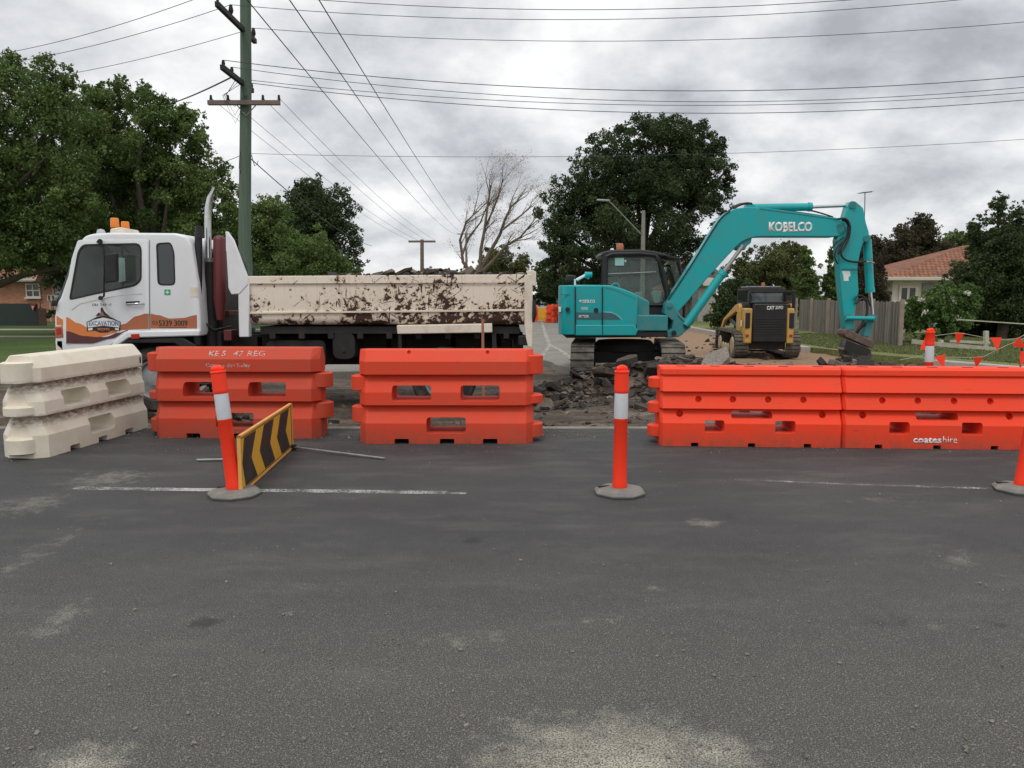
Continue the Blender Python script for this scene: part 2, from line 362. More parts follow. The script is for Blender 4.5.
def m_brick():
    m, t, b = nt('orange_red_brick')
    v = coords(t)
    rot = N(t, 'ShaderNodeMapping'); rot.inputs['Rotation'].default_value = (R(90), 0, 0); t.links.new(v, rot.inputs['Vector'])
    br = N(t, 'ShaderNodeTexBrick'); t.links.new(rot.outputs[0], br.inputs['Vector'])
    br.inputs['Scale'].default_value = 1.0; br.inputs['Brick Width'].default_value = .24; br.inputs['Row Height'].default_value = .086
    br.inputs['Mortar Size'].default_value = .010
    br.inputs['Color1'].default_value = (.36, .12, .07, 1); br.inputs['Color2'].default_value = (.46, .19, .10, 1)
    br.inputs['Mortar'].default_value = (.28, .22, .17, 1)
    c = mixc(t, mth(t, 'MULTIPLY', ramp(t, noise(t, v, 1.5, 5), [(.4, 0), (.7, 1)]), .4), br.outputs['Color'], (.50, .27, .16))
    t.links.new(c, b.inputs['Base Color']); b.inputs['Roughness'].default_value = .9; return m
M['brick'] = m_brick()
def m_paling():
    m, t, b = nt('weathered_grey_palings')
    v = coords(t); at = N(t, 'ShaderNodeAttribute'); at.attribute_name = 'tint'
    base = mixc(t, at.outputs['Fac'], (.13, .115, .10), (.26, .235, .21))
    c = mixc(t, 1.0, base, ramp(t, noise(t, coords(t, (30, 12, 1)), 1.5, 5, .7), [(.3, .55), (.7, 1.35)]), 'MULTIPLY')
    t.links.new(c, b.inputs['Base Color']); b.inputs['Roughness'].default_value = .9; return m
M['paling'] = m_paling()
M['paling_b'] = MAT('brown_palings', (.12, .07, .045), .9, dirt=.6, scale=6)
def m_pole():
    m, t, b = nt('green_treated_timber')
    c = mixc(t, noise(t, coords(t, (10, 10, .5)), 2.0, 6, .7), (.045, .075, .05), (.14, .19, .14))
    t.links.new(c, b.inputs['Base Color']); b.inputs['Roughness'].default_value = .85
    bump(t, b, noise(t, coords(t, (12, 12, .5)), 3, 4), .4, .02); return m
M['pole'] = m_pole()
M['pole_grey'] = MAT('grey_pole_timber', (.24, .23, .20), .85, dirt=.5, scale=4)
def m_paint(name, lo, hi):
    m, t, b = nt(name)
    v = coords(t)
    f = ramp(t, mth(t, 'ADD', mth(t, 'MULTIPLY', noise(t, v, 90, 3, .7), .6), mth(t, 'MULTIPLY', noise(t, v, 3.0, 4), .4)), [(lo, 0), (hi, 1)])
    b.inputs['Base Color'].default_value = (.50, .49, .47, 1); b.inputs['Roughness'].default_value = .8
    tr = N(t, 'ShaderNodeBsdfTransparent'); mx = N(t, 'ShaderNodeMixShader')
    t.links.new(f, mx.inputs[0]); t.links.new(tr.outputs[0], mx.inputs[1]); t.links.new(b.outputs[0], mx.inputs[2])
    t.links.new(mx.outputs[0], t.nodes['Material Output'].inputs['Surface']); return m
M['paint'] = m_paint('worn_road_paint', .44, .56)
M['paint_faint'] = m_paint('very_worn_road_paint', .49, .63)

# ------------------------------------------------------------------ mesh helpers
def tag(o, label=None, cat=None, group=None, kind=None):
    if label: o['label'] = label
    if cat: o['category'] = cat
    if group: o['group'] = group
    if kind: o['kind'] = kind
    return o
def thing(name, label, cat, loc=(0, 0, 0), rz=0.0, group=None):
    o = bpy.data.objects.new(name, None); o.empty_display_size = .2
    o.location = loc; o.rotation_euler = (0, 0, rz); col.objects.link(o)
    return tag(o, label, cat, group)
class MB:
    def __init__(s): s.v = []; s.f = []; s.m = []
    def add(s, vs, fs, mi=0):
        o = len(s.v); s.v += [tuple(v) for v in vs]; s.f += [tuple(i + o for i in f) for f in fs]; s.m += [mi] * len(fs); return s
    def box(s, x0, x1, y0, y1, z0, z1, mi=0):
        return s.add([(x, y, z) for z in (z0, z1) for y in (y0, y1) for x in (x0, x1)],
                     [(0, 2, 3, 1), (4, 5, 7, 6), (0, 1, 5, 4), (2, 6, 7, 3), (0, 4, 6, 2), (1, 3, 7, 5)], mi)
    def obox(s, c, size, rot=(0, 0, 0), mi=0):
        m = Matrix.Translation(c) @ Euler(rot).to_matrix().to_4x4()
        a, b, d = (q / 2 for q in size)
        return s.add([m @ Vector((x, y, z)) for z in (-d, d) for y in (-b, b) for x in (-a, a)],
                     [(0, 2, 3, 1), (4, 5, 7, 6), (0, 1, 5, 4), (2, 6, 7, 3), (0, 4, 6, 2), (1, 3, 7, 5)], mi)
    def ring(s, c, d, r, n, ph=0.0):
        d = d.normalized(); up = Vector((0, 0, 1)) if abs(d.z) < .95 else Vector((0, 1, 0))
        a = d.cross(up).normalized(); b = d.cross(a)
        return [c + a * (r * math.cos(2 * math.pi * i / n + ph)) + b * (r * math.sin(2 * math.pi * i / n + ph)) for i in range(n)]
    def tube(s, pts, r, n=8, mi=0, ph=0.0):
        pts = [Vector(p) for p in pts]; k = len(pts)
        rs = r if isinstance(r, (list, tuple)) else [r] * k
        o = len(s.v); vs = []
        for i, p in enumerate(pts):
            d = pts[min(i + 1, k - 1)] - pts[max(i - 1, 0)]
            vs += s.ring(p, d, rs[i], n, ph)
        fs = [(i * n + j, i * n + (j + 1) % n, (i + 1) * n + (j + 1) % n, (i + 1) * n + j) for i in range(k - 1) for j in range(n)]
        fs += [tuple(range(n)), tuple((k - 1) * n + j for j in range(n))]
        return s.add(vs, fs, mi)
    def cyl(s, p0, p1, r0, r1=None, n=16, mi=0, ph=0.0):
        return s.tube([p0, p1], [r0, r0 if r1 is None else r1], n, mi, ph)
    def prism(s, pts, y0, y1, mi=0):    # outline (x, z), thickness along y
        n = len(pts)
        vs = [(x, y0, z) for x, z in pts] + [(x, y1, z) for x, z in pts]
        fs = [tuple(range(n)), tuple(range(n, 2 * n))] + [(i, (i + 1) % n, n + (i + 1) % n, n + i) for i in range(n)]
        return s.add(vs, fs, mi)
    def prismz(s, pts, z0, z1, mi=0):
        n = len(pts)
        vs = [(x, y, z0) for x, y in pts] + [(x, y, z1) for x, y in pts]
        fs = [tuple(range(n)), tuple(range(n, 2 * n))] + [(i, (i + 1) % n, n + (i + 1) % n, n + i) for i in range(n)]
        return s.add(vs, fs, mi)
    def lathe(s, prof, n=24, c=(0, 0), mi=0):
        vs = [(c[0] + r * math.cos(2 * math.pi * j / n), c[1] + r * math.sin(2 * math.pi * j / n), z) for r, z in prof for j in range(n)]
        k = len(prof)
        fs = [(i * n + j, i * n + (j + 1) % n, (i + 1) * n + (j + 1) % n, (i + 1) * n + j) for i in range(k - 1) for j in range(n)]
        fs += [tuple(range(n)), tuple((k - 1) * n + j for j in range(n))]
        return s.add(vs, fs, mi)
    def build(s, name, mats, parent=None, smooth=35, bevel=0.0, seg=2, origin=None, recalc=True):
        if not isinstance(mats, (list, tuple)): mats = [mats]
        if origin is None and parent is not None: origin = parent.get('_o')
        vs = s.v
        if origin is not None: vs = [(x - origin[0], y - origin[1], z - origin[2]) for x, y, z in vs]
        me = bpy.data.meshes.new(name); me.from_pydata(vs, [], s.f)
        for m in mats: me.materials.append(M[m] if isinstance(m, str) else m)
        me.polygons.foreach_set('material_index', s.m)
        if recalc:
            b = bmesh.new(); b.from_mesh(me); bmesh.ops.recalc_face_normals(b, faces=b.faces); b.to_mesh(me); b.free()
        if smooth:
            me.polygons.foreach_set('use_smooth', [True] * len(me.polygons))
            me.set_sharp_from_angle(angle=R(smooth))
        o = bpy.data.objects.new(name, me); col.objects.link(o)
        if parent is not None:
            o.parent = parent
            if origin is not None: o['_o'] = tuple(origin)
        elif origin is not None:
            o.location = origin
        if bevel:
            bv = o.modifiers.new('bevel', 'BEVEL'); bv.width = bevel; bv.segments = seg; bv.limit_method = 'ANGLE'; bv.angle_limit = R(40)
            bv.harden_normals = False
        return o
def world_thing(name, label, cat, origin, group=None):  # parts may be written in world metres
    o = thing(name, label, cat, origin, 0, group); o['_o'] = tuple(origin); return o
def rpoly(pts, r, k=3):                 # round the corners of an outline
    out = []; n = len(pts)
    for i in range(n):
        p = Vector(pts[i]); a = Vector(pts[i - 1]); b = Vector(pts[(i + 1) % n])
        ra = min(r, (a - p).length * .45); rb = min(r, (b - p).length * .45)
        q0 = p + (a - p).normalized() * ra; q1 = p + (b - p).normalized() * rb
        for j in range(k + 1):
            t = j / k; out.append(tuple(q0 * (1 - t) ** 2 + p * 2 * t * (1 - t) + q1 * t * t))
    return out
def text(name, body, m, parent, loc, width, height, bold=0.0, rot=(R(90), 0, 0), shear=0.0, ext=.0015):
    cu = bpy.data.curves.new(name, 'FONT'); cu.body = body; cu.size = 1; cu.extrude = 0; cu.offset = bold; cu.shear = shear; cu.resolution_u = 3
    cu.align_x = 'LEFT'
    t = bpy.data.objects.new(name, cu); col.objects.link(t)
    dg = bpy.context.evaluated_depsgraph_get(); me = bpy.data.meshes.new_from_object(t.evaluated_get(dg))
    bpy.data.objects.remove(t)
    co = np.empty(len(me.vertices) * 3); me.vertices.foreach_get('co', co); co = co.reshape(-1, 3)
    lo, hi = co.min(0), co.max(0); co -= (lo + hi) / 2
    co[:, 0] *= width / (hi[0] - lo[0]); co[:, 1] *= height / (hi[1] - lo[1])
    me.vertices.foreach_set('co', co.ravel()); me.materials.clear(); me.materials.append(M[m])
    b = bmesh.new(); b.from_mesh(me)
    r = bmesh.ops.extrude_face_region(b, geom=b.faces[:]); bmesh.ops.translate(b, verts=[v for v in r['geom'] if isinstance(v, bmesh.types.BMVert)], vec=(0, 0, ext))
    bmesh.ops.recalc_face_normals(b, faces=b.faces); b.to_mesh(me); b.free()
    o = bpy.data.objects.new(name, me); col.objects.link(o); o.parent = parent
    og = parent.get('_o') if parent is not None else None
    l = Vector(loc) - (Vector(og) if og else Vector((0, 0, 0)))
    me.transform(Matrix.Translation(l) @ Euler(rot).to_matrix().to_4x4())
    return o
def carve(o, cutters):                  # real openings cut through a moulding
    b = MB()
    for k in cutters:
        if k[0] == 'b':
            _, x0, x1, z0, z1, y0, y1, r = k
            b.prism(rpoly([(x0, z0), (x1, z0), (x1, z1), (x0, z1)], r, 2), y0, y1)
        else:
            _, x, z, r, y0, y1 = k
            b.cyl((x, y0, z), (x, y1, z), r, n=14)
    c = b.build('cutter', 'black', smooth=0)
    md = o.modifiers.new('cut', 'BOOLEAN'); md.object = c; md.operation = 'DIFFERENCE'; md.solver = 'EXACT'; md.use_self = False
    dg = bpy.context.evaluated_depsgraph_get(); me = bpy.data.meshes.new_from_object(o.evaluated_get(dg))
    o.modifiers.clear(); old = o.data; o.data = me; bpy.data.meshes.remove(old); bpy.data.objects.remove(c)
    me.polygons.foreach_set('use_smooth', [False] * len(me.polygons))
    bv = o.modifiers.new('bevel', 'BEVEL'); bv.width = .007; bv.segments = 2; bv.limit_method = 'ANGLE'; bv.angle_limit = R(22)
    return o
def copy_tree(o, parent=None):
    c = o.copy(); col.objects.link(c)
    if parent is not None: c.parent = parent
    for ch in list(o.children): copy_tree(ch, c)
    return c

# numpy value noise
_perm = rng.random((256, 256))
def vnoise(x, y):
    xi = np.floor(x).astype(int); yi = np.floor(y).astype(int); fx = x - xi; fy = y - yi
    fx = fx * fx * (3 - 2 * fx); fy = fy * fy * (3 - 2 * fy)
    g = lambda a, b: _perm[a & 255, b & 255]
    return (g(xi, yi) * (1 - fx) + g(xi + 1, yi) * fx) * (1 - fy) + (g(xi, yi + 1) * (1 - fx) + g(xi + 1, yi + 1) * fx) * fy
def fbm(x, y, o=4):
    s = 0; a = .5
    for i in range(o): s = s + a * (vnoise(x * 2 ** i + 17 * i, y * 2 ** i + 31 * i) - .5); a *= .5
    return s
def fastmesh(name, V, Q, mats, tint=None, midx=None):
    me = bpy.data.meshes.new(name); n = len(Q); k = Q.shape[1]
    me.vertices.add(len(V)); me.vertices.foreach_set('co', V.astype(np.float32).ravel())
    me.loops.add(n * k); me.loops.foreach_set('vertex_index', Q.astype(np.int32).ravel())
    me.polygons.add(n); me.polygons.foreach_set('loop_start', np.arange(0, n * k, k, dtype=np.int32))
    me.update(calc_edges=True)
    for m in mats: me.materials.append(M[m])
    if midx is not None: me.polygons.foreach_set('material_index', midx.astype(np.int32))
    if tint is not None:
        a = me.attributes.new('tint', 'FLOAT', 'FACE'); a.data.foreach_set('value', tint.astype(np.float32))
    me.validate(); return me
# ------------------------------------------------------------------ world and sun
SUN_EL, SUN_AZ = 58, 200                     # high sun behind an overcast deck, behind the camera
w = bpy.data.worlds.new('World'); scene.world = w; w.use_nodes = True
t = w.node_tree; bg = t.nodes['Background']
sky = N(t, 'ShaderNodeTexSky'); sky.sky_type = 'NISHITA'; sky.sun_disc = False
sky.sun_elevation = R(SUN_EL); sky.sun_rotation = R(SUN_AZ)
tc = N(t, 'ShaderNodeTexCoord'); sp = N(t, 'ShaderNodeSeparateXYZ'); t.links.new(tc.outputs['Generated'], sp.inputs[0])
zz = mth(t, 'MAXIMUM', sp.outputs['Z'], 0.0)
den = mth(t, 'ADD', zz, .42)
cb = N(t, 'ShaderNodeCombineXYZ')
t.links.new(mth(t, 'DIVIDE', sp.outputs['X'], den), cb.inputs[0]); t.links.new(mth(t, 'DIVIDE', sp.outputs['Y'], den), cb.inputs[1])
cb.inputs[2].default_value = 3.7
c1 = noise(t, cb.outputs[0], 3.6, 8, .56, .08); c2 = noise(t, cb.outputs[0], 1.5, 3, .5, .1)
cc = mth(t, 'ADD', mth(t, 'MULTIPLY', c1, .6), mth(t, 'MULTIPLY', c2, .4))
cloud = ramp(t, cc, [(.37, (4.5, 4.65, 4.95)), (.44, (6.3, 6.45, 6.75)), (.50, (8.1, 8.2, 8.4)), (.58, (10.6, 10.6, 10.5))])
# an overcast deck is brighter overhead than at the horizon
el = mth(t, 'ADD', mth(t, 'MULTIPLY', ramp(t, zz, [(.45, 0), (.95, 1)]), .45), 1.0)
cm = mixc(t, 1.0, cloud, el, 'MULTIPLY')
t.links.new(mixc(t, .93, sky.outputs[0], cm), bg.inputs['Color']); bg.inputs['Strength'].default_value = .10
sun = bpy.data.objects.new('sun', bpy.data.lights.new('sun', 'SUN')); col.objects.link(sun)
sun.data.energy = 1.0; sun.data.angle = R(16); sun.data.color = (1, .96, .90)
sun.rotation_euler = (R(90 - SUN_EL), 0, R(180 - SUN_AZ))
scene.view_settings.view_transform = 'Standard'; scene.view_settings.look = 'None'
scene.cycles.max_bounces = 6; scene.cycles.diffuse_bounces = 3; scene.cycles.transmission_bounces = 4; scene.cycles.transparent_max_bounces = 12; scene.cycles.caustics_reflective = False; scene.cycles.caustics_refractive = False
scene.view_settings.exposure = 0.0; scene.view_settings.gamma = 1.0

# ------------------------------------------------------------------ ground
def struct(o): return tag(o, kind='structure')
b = MB(); b.box(-2500, 2500, -200, 4500, -.9, -.6); struct(b.build('ground', 'far_ground', smooth=0))
b = MB(); b.box(-45, 60, -25, 9.12, -.4, 0); struct(b.build('road', 'asphalt', smooth=0))
b = MB(); b.box(-45, 60, 9.12, 9.27, -.4, .006); struct(b.build('gutter_strip', 'gutter', smooth=0))
# dug-out side street
def hgt(x, y):
    h = -.10 + fbm(x * 1.3, y * 1.3, 5) * .12 + fbm(x * 6, y * 6, 3) * .035
    def m(cx, cy, rx, ry, a): return a * np.exp(-(((x - cx) / rx) ** 2 + ((y - cy) / ry) ** 2))
    h = h + m(2.9, 13.5, 1.1, .8, .58) + m(1.5, 13.7, .7, .5, .30) + m(6.75, 15.3, .55, .5, .34) + m(4.2, 14.6, 1.0, 1.0, .32) + m(5.6, 10.6, 1.0, .9, .17) + m(7.6, 14.7, .9, .8, .22) + m(4.6, 13.4, .9, .6, .18)
    h = h + np.clip((y - 18) / 10, 0, 1) * .06
    edge = np.clip((y - 9.27) / .35, 0, 1)
    return h * edge - .03 * (1 - edge)
xs = np.arange(-15, 15.01, .085); ys = np.concatenate([np.arange(9.27, 20, .075), np.arange(20, 75, .3)])
X, Y = np.meshgrid(xs, ys); Z = hgt(X, Y); nx, ny = len(xs), len(ys)
V = np.stack([X, Y, Z], -1).reshape(-1, 3)
i = (np.arange(ny - 1)[:, None] * nx + np.arange(nx - 1)[None]).ravel()
me = fastmesh('excavated_ground', V, np.stack([i, i + 1, i + nx + 1, i + nx], 1), ['dirt'])
me.polygons.foreach_set('use_smooth', [True] * len(me.polygons))
o = bpy.data.objects.new('excavated_ground', me); col.objects.link(o); struct(o)
def H0(x, y): return float(hgt(np.array([x]), np.array([y]))[0])

# the part of the side street still sealed, with its broken edge
edge = []
e0 = [G(440, 372), G(520, 361), G(545, 362), G(577, 374)]
r2 = random.Random(3)
pts = [(-8.0, 14.8)]
for a, bb in zip(e0[:-1], e0[1:]):
    for k in range(5):
        q = a.lerp(bb, k / 5); pts.append((q.x + r2.uniform(-.06, .06), q.y + r2.uniform(-.12, .12)))
pts += [(e0[-1].x, e0[-1].y), (1.30, 14.9), (1.42, 16.2), (1.38, 18.5), (1.7, 21.5), (3.4, 27), (3.9, 34), (6.5, 44), (8.0, 60), (8.3, 400), (-8.0, 400)]
b = MB(); b.prismz(pts, -.14, .045); struct(b.build('side_road', 'old_road', smooth=0))
RZ = .049
def line_strip(name, pxs, wd, z, m, th=.004, kind='structure'):
    q = [G(*p, z) for p in pxs]; bm_ = MB()
    for a, c in zip(q[:-1], q[1:]):
        d = (c - a).normalized(); n = Vector((-d.y, d.x, 0)) * wd / 2
        bm_.add([a - n, a + n, c + n, c - n], [(0, 1, 2, 3)])
    return struct(bm_.build(name, m, smooth=0))
line_strip('road_marking', [(75, 487.5), (100, 488.5), (230, 490), (330, 491), (446, 492.5)], .10, .004, 'paint')
line_strip('road_marking', [(447, 493), (466, 493.3)], .06, .004, 'paint_faint')
line_strip('road_marking', [(735, 479.5), (800, 482), (870, 485), (1010, 489)], .06, .004, 'paint_faint')
line_strip('road_marking', [(541, 318), (543.5, 328), (549.5, 345)], .13, RZ, 'paint')
line_strip('road_marking', [(549.3, 345.5), (541, 357)], .11, RZ, 'paint')
line_strip('road_marking', [(550.5, 345.5), (560, 350), (577, 362)], .13, RZ + .004, 'paint')

# verges and kerbs
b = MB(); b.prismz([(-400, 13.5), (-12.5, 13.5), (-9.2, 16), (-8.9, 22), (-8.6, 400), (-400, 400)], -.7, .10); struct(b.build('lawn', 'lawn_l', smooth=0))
b = MB(); b.prismz([(400, 13.2), (16, 13.2), (12.4, 14.3), (10.75, 16.2), (9.2, 19.5), (8.6, 22.5), (8.55, 30), (8.6, 400), (400, 400)], -.7, .10); struct(b.build('grass_verge', 'grass', smooth=0))
def kerb(pts, name='kerb'):
    bm_ = MB()
    for a, c in zip(pts[:-1], pts[1:]):
        a = Vector((*a, 0)); c = Vector((*c, 0)); d = (c - a).normalized(); n = Vector((-d.y, d.x, 0)) * .14
        q = [a - n, a + n, c + n, c - n]
        bm_.add([(p.x, p.y, z) for z in (-.2, .118) for p in q], [(0, 1, 2, 3), (4, 5, 6, 7), (0, 1, 5, 4), (1, 2, 6, 5), (2, 3, 7, 6), (3, 0, 4, 7)])
    return struct(bm_.build(name, 'concrete', bevel=.02))
kerb([(12.0, 14.25), (10.6, 16.0), (9.75, 17.7)]); kerb([(8.5, 22.2), (8.42, 30), (8.45, 60)]); kerb([(-12.6, 13.4), (-9.1, 16), (-8.75, 22), (-8.45, 90)])
b = MB(); b.box(-60, -9.4, 33, 34.2, .02, .112); b.box(-60, -9.4, 27.5, 28.3, .02, .114); struct(b.build('path', 'concrete', smooth=0))

# ------------------------------------------------------------------ moulded water barriers
def ringloft(prof, stations):
    b = MB(); n = len(prof) * 2; vs = []
    for x, sh in stations:
        f = [(x, -(max(d - sh, .04)), z) for d, z in prof]; bk = [(x, max(d - sh, .04), z) for d, z in reversed(prof)]
        vs += f + bk
    fs = [(i * n + j, i * n + (j + 1) % n, (i + 1) * n + (j + 1) % n, (i + 1) * n + j) for i in range(len(stations) - 1) for j in range(n)]
    fs += [tuple(range(n)), tuple((len(stations) - 1) * n + j for j in range(n))]
    b.add(vs, fs); return b
profA = [(.24, 0), (.24, .225), (.145, .40), (.225, .42), (.22, .558), (.13, .73), (.21, .75), (.21, .89), (.12, 1.0), (.10, 1.012)]
def hollow(z0, z1, x0, x1): return ('b', x0, x1, z0, z1, -.6, .6, .03)
def make_A(mat, label, body=None):
    root = thing('water_barrier', label, 'barrier', group='moulded plastic water barriers')
    o = ringloft(profA, [(-.945, .11), (-.865, 0), (.865, 0), (.945, .11)]).build('shell', mat, root, smooth=0)
    cut = [hollow(.465, .63, -.58, -.157), hollow(.465, .63, .16, .58), hollow(.115, .285, -.21, .215)]
    cut += [('b', a, a + .155, -.1, .055, -.6, .6, .012) for a in (-.557, -.066, .40)]
    cut += [('c', a, .985, .02, -.3, -.10) for a in (-.4, .45)]
    carve(o, cut)
    # funnel-shaped surrounds inside the openings
    def lug(x, z0, z1):
        q = MB(); q.lathe([(.12, z0), (.15, z0 + .012), (.15, z1 - .012), (.12, z1)], 20, (x, 0))
        q.build('lug', mat, root, smooth=40)
    for z0, z1 in ((.56, .73), (.21, .395)): lug(-.905, z0, z1)
    for z0, z1 in ((.74, .955), (.42, .52), (.045, .205)): lug(.905, z0, z1)
    return root
def front_place(root, pxc, py, rz, depth=.24):
    g = G(pxc, py); root.location = (g.x, g.y + depth * math.cos(rz % math.pi if False else 0), 0); root.rotation_euler = (0, 0, rz)
A1 = make_A('orange_a', 'faded red plastic barrier with white lettering along its top, beside the cream one')
front_place(A1, 236, 438.5, math.pi + R(-1.5))
# a second colour variant for the middle one
A2 = make_A('orange_a2', 'clean red plastic barrier standing on its own in front of the tipper tray')
front_place(A2, 446, 444, 0)
A0 = make_A('white_a', 'grimy cream plastic barrier with dirty grooves and a black figure 1')
A0.location = (-4.74, 8.38, 0); A0.rotation_euler = (0, 0, R(84.5 + 180))
text('number', '1', 'letter_b', A0, (-.82, .2135, .83), .025, .075, .03, (R(90), 0, R(180)))
# stencilled, half worn lettering on the faded barrier (local -y is away from the camera there)
def face_text(root, s, x, z, y, wd, ht, m, tilt=90, back=True):
    return text('stencil_lettering', s, m, root, (x, y, z), wd, ht, .02, (R(tilt), 0, R(180)) if back else (R(tilt), 0, 0))
mw = M['letter_worn'] = m_paint('worn_white_stencil', .47, .60)
mw.node_tree.nodes['Principled BSDF'].inputs['Base Color'].default_value = (.75, .72, .68, 1)
face_text(A1, 'Contact dan Staley', .06, .815, .2125, .50, .058, 'letter_worn')
face_text(A1, 'KE 5', .19, .95, .168, .19, .075, 'letter_worn', tilt=52); face_text(A1, '47 REG', -.17, .95, .168, .36, .075, 'letter_worn', tilt=52)

profB = [(.25, 0), (.25, .25), (.17, .385), (.235, .405), (.165, .565), (.22, .585), (.14, .745), (.165, .76), (.16, .815), (.12, .84)]
def make_B(label):
    root = thing('water_barrier', label, 'barrier', group='bright orange road barriers joined in a row')
    o = ringloft(profB, [(-.95, .045), (-.925, 0), (.925, 0), (.95, .045)]).build('shell', 'orange_b', root, smooth=0)
    cut = [('c', a, .50, .034, -.4, -.13) for a in (-.548, -.187, .18, .545)] + [('c', a, .50, .034, .13, .4) for a in (-.548, -.187, .18, .545)]
    cut += [('c', a, .345, .037, -.4, -.12) for a in (-.743, .747)]
    cut += [('b', -.2, .226, .30, .375, -.6, .6, .02), ('b', -.484, -.28, .155, .28, -.6, .6, .02), ('b', .25, .457, .155, .28, -.6, .6, .02)]
    cut += [('b', a - .038, a + .038, -.1, .04, -.6, .6, .008) for a in (-.585, .01, .59)]
    carve(o, cut)
    for z0, z1 in ((.60, .72), (.33, .45), (.07, .20)):
        q = MB(); q.lathe([(.09, z0), (.115, z0 + .012), (.115, z1 - .012), (.09, z1)], 20, (-.945, 0)); q.build('lug', 'orange_b', root, smooth=40)
    for k in range(5):
        q = MB(); q.obox((-.72 + .36 * k, -.06, .8415), (.10, .022, .006), (0, 0, R(-12))); q.build('top_slot', 'dark', root)
    return root
gB = G(752, 447.2); rB = math.atan2(G(1019, 450).y - G(662, 446).y, G(1019, 450).x - G(662, 446).x)
B1 = make_B('bright orange low barrier, plain, with its lugs showing at the free end')
B1.location = (gB.x, gB.y + .25, 0); B1.rotation_euler = (0, 0, rB)
B2 = make_B('bright orange low barrier with white lettering, coupled to the plain one')
B2.location = (gB.x + 1.905 * math.cos(rB), gB.y + .25 + 1.905 * math.sin(rB), 0); B2.rotation_euler = (0, 0, rB)
text('lettering', 'coates', 'letter_w', B2, (-.095, -.2525, .095), .285, .062, .028)
text('lettering', 'hire', 'letter_w', B2, (.135, -.2525, .102), .145, .072, -.004)

# ------------------------------------------------------------------ delineator bollards
def make_bollard(label, lean=(0, 0), hgt_=1.06, rz=0.0):
    root = thing('bollard', label, 'bollard', group='orange T-top bollards on rubber bases')
    root.rotation_euler = (0, 0, rz)
    q = MB(); n = 8
    prof = [(.205, 0), (.215, .022), (.19, .042), (.085, .055)]
    vs = []; 
    q.lathe(prof, 8, (0, 0)); q.build('base', 'rubber', root, smooth=0, bevel=.006)
    q = MB(); q.obox((-.10, .085, .050), (.09, .035, .012), (0, 0, R(-10))); q.build('base_slot', 'black', root)
    def ax(z): return Vector((lean[0] * z, lean[1] * z, z))
    def seg(name, m, zr, n=24):
        b_ = MB(); b_.tube([ax(z) for z, r in zr], [r for z, r in zr], n)
        return b_.build(name, m, root, smooth=40)
    s = hgt_ / 1.06
    seg('post', 'fluoro', [(.05, .058), (.075, .061), (.10, .057), (.60 * s, .053), (.605 * s, .056), (.62 * s, .056)])
    seg('reflective_band', 'reflect', [(.605 * s, .0545), (.625 * s, .0565), (.83 * s, .054), (.84 * s, .052)])
    seg('post_top', 'fluoro', [(.82 * s, .053), (.835 * s, .060), (.85 * s, .058), (.985 * s, .056), (.992 * s, .062), (1.003 * s, .058), (1.007 * s, .02)])
    b_ = MB(); c = ax(1.0 * s)
    b_.tube([ax(.995 * s), ax(1.03 * s)], [.022, .018], 12)
    b_.tube([ax(1.022 * s) + Vector((x, 0, -abs(x) ** 2 * 5)) for x in (-.045, -.03, 0, .03, .045)], [.016, .024, .028, .024, .016], 12)
    b_.build('handle', 'fluoro', root, smooth=50)
    return root
g = G(235, 495); bo1 = make_bollard('orange bollard leaning left beside the yellow chevron board', (-.095, .03), rz=R(10)); bo1.location = (g.x, g.y, 0)
g = G(619.5, 493.5); bo2 = make_bollard('upright orange bollard alone in the gap between the barriers', (.003, 0), rz=R(22)); bo2.location = (g.x, g.y, 0)
g = G(1021, 491); bo3 = make_bollard('orange bollard cut by the right edge, in front of the lettered barrier', (.09, .0), rz=R(0)); bo3.location = (g.x, g.y, 0)
p = P(934, 300, 10.3); bo4 = make_bollard('orange bollard tied with bunting, behind the lettered barrier', (-.02, 0), 1.12); bo4.location = (p.x, 10.3, .055)

# ------------------------------------------------------------------ chevron board on folding legs
gn = G(241, 496); gf = G(292.5, 449)
root = world_thing('chevron_sign', 'low yellow and black chevron board standing on thin metal legs', 'sign', (gn.x, gn.y, 0))
d = (gf - gn); L = d.length; dn = d.normalized(); nrm = Vector((dn.y, -dn.x, 0))       # towards +x side = visible face
if nrm.x < 0: nrm = -nrm
HN = .475
def pan(t, w_, off): p_ = gn + dn * (L * t) + nrm * off; return Vector((p_.x, p_.y, .012 + w_ * HN))
def plate(polys, o0, o1, b_, mi=0):
    n = len(polys); vs = [pan(a, c, o0) for a, c in polys] + [pan(a, c, o1) for a, c in polys]
    b_.add(vs, [tuple(range(n)), tuple(range(n, 2 * n))] + [(i, (i + 1) % n, n + (i + 1) % n, n + i) for i in range(n)], mi)
b_ = MB(); plate([(.01, .03), (.99, .03), (.99, .97), (.01, .97)], -.008, .004, b_, 0)
plate([(.018, .05), (.982, .05), (.982, .065), (.018, .065)], .004, .0065, b_, 1); plate([(.018, .935), (.982, .935), (.982, .95), (.018, .95)], .004, .0065, b_, 1)
plate([(.018, .065), (.024, .065), (.024, .935), (.018, .935)], .004, .0065, b_, 1); plate([(.976, .065), (.982, .065), (.982, .935), (.976, .935)], .004, .0065, b_, 1)
for k in range(3):
    o_ = .335 * k
    A = lambda x: min(max(x + o_, .032), .968)
    plate([(A(.07), .92), (A(.26), .92), (A(.17), .5), (A(-.02), .5)], .004, .007, b_, 1)
    plate([(A(-.02), .5), (A(.17), .5), (A(.26), .08), (A(.07), .08)], .004, .007, b_, 1)
b_.build('panel', ['sign_y', 'sign_k'], root, smooth=0)
b_ = MB()
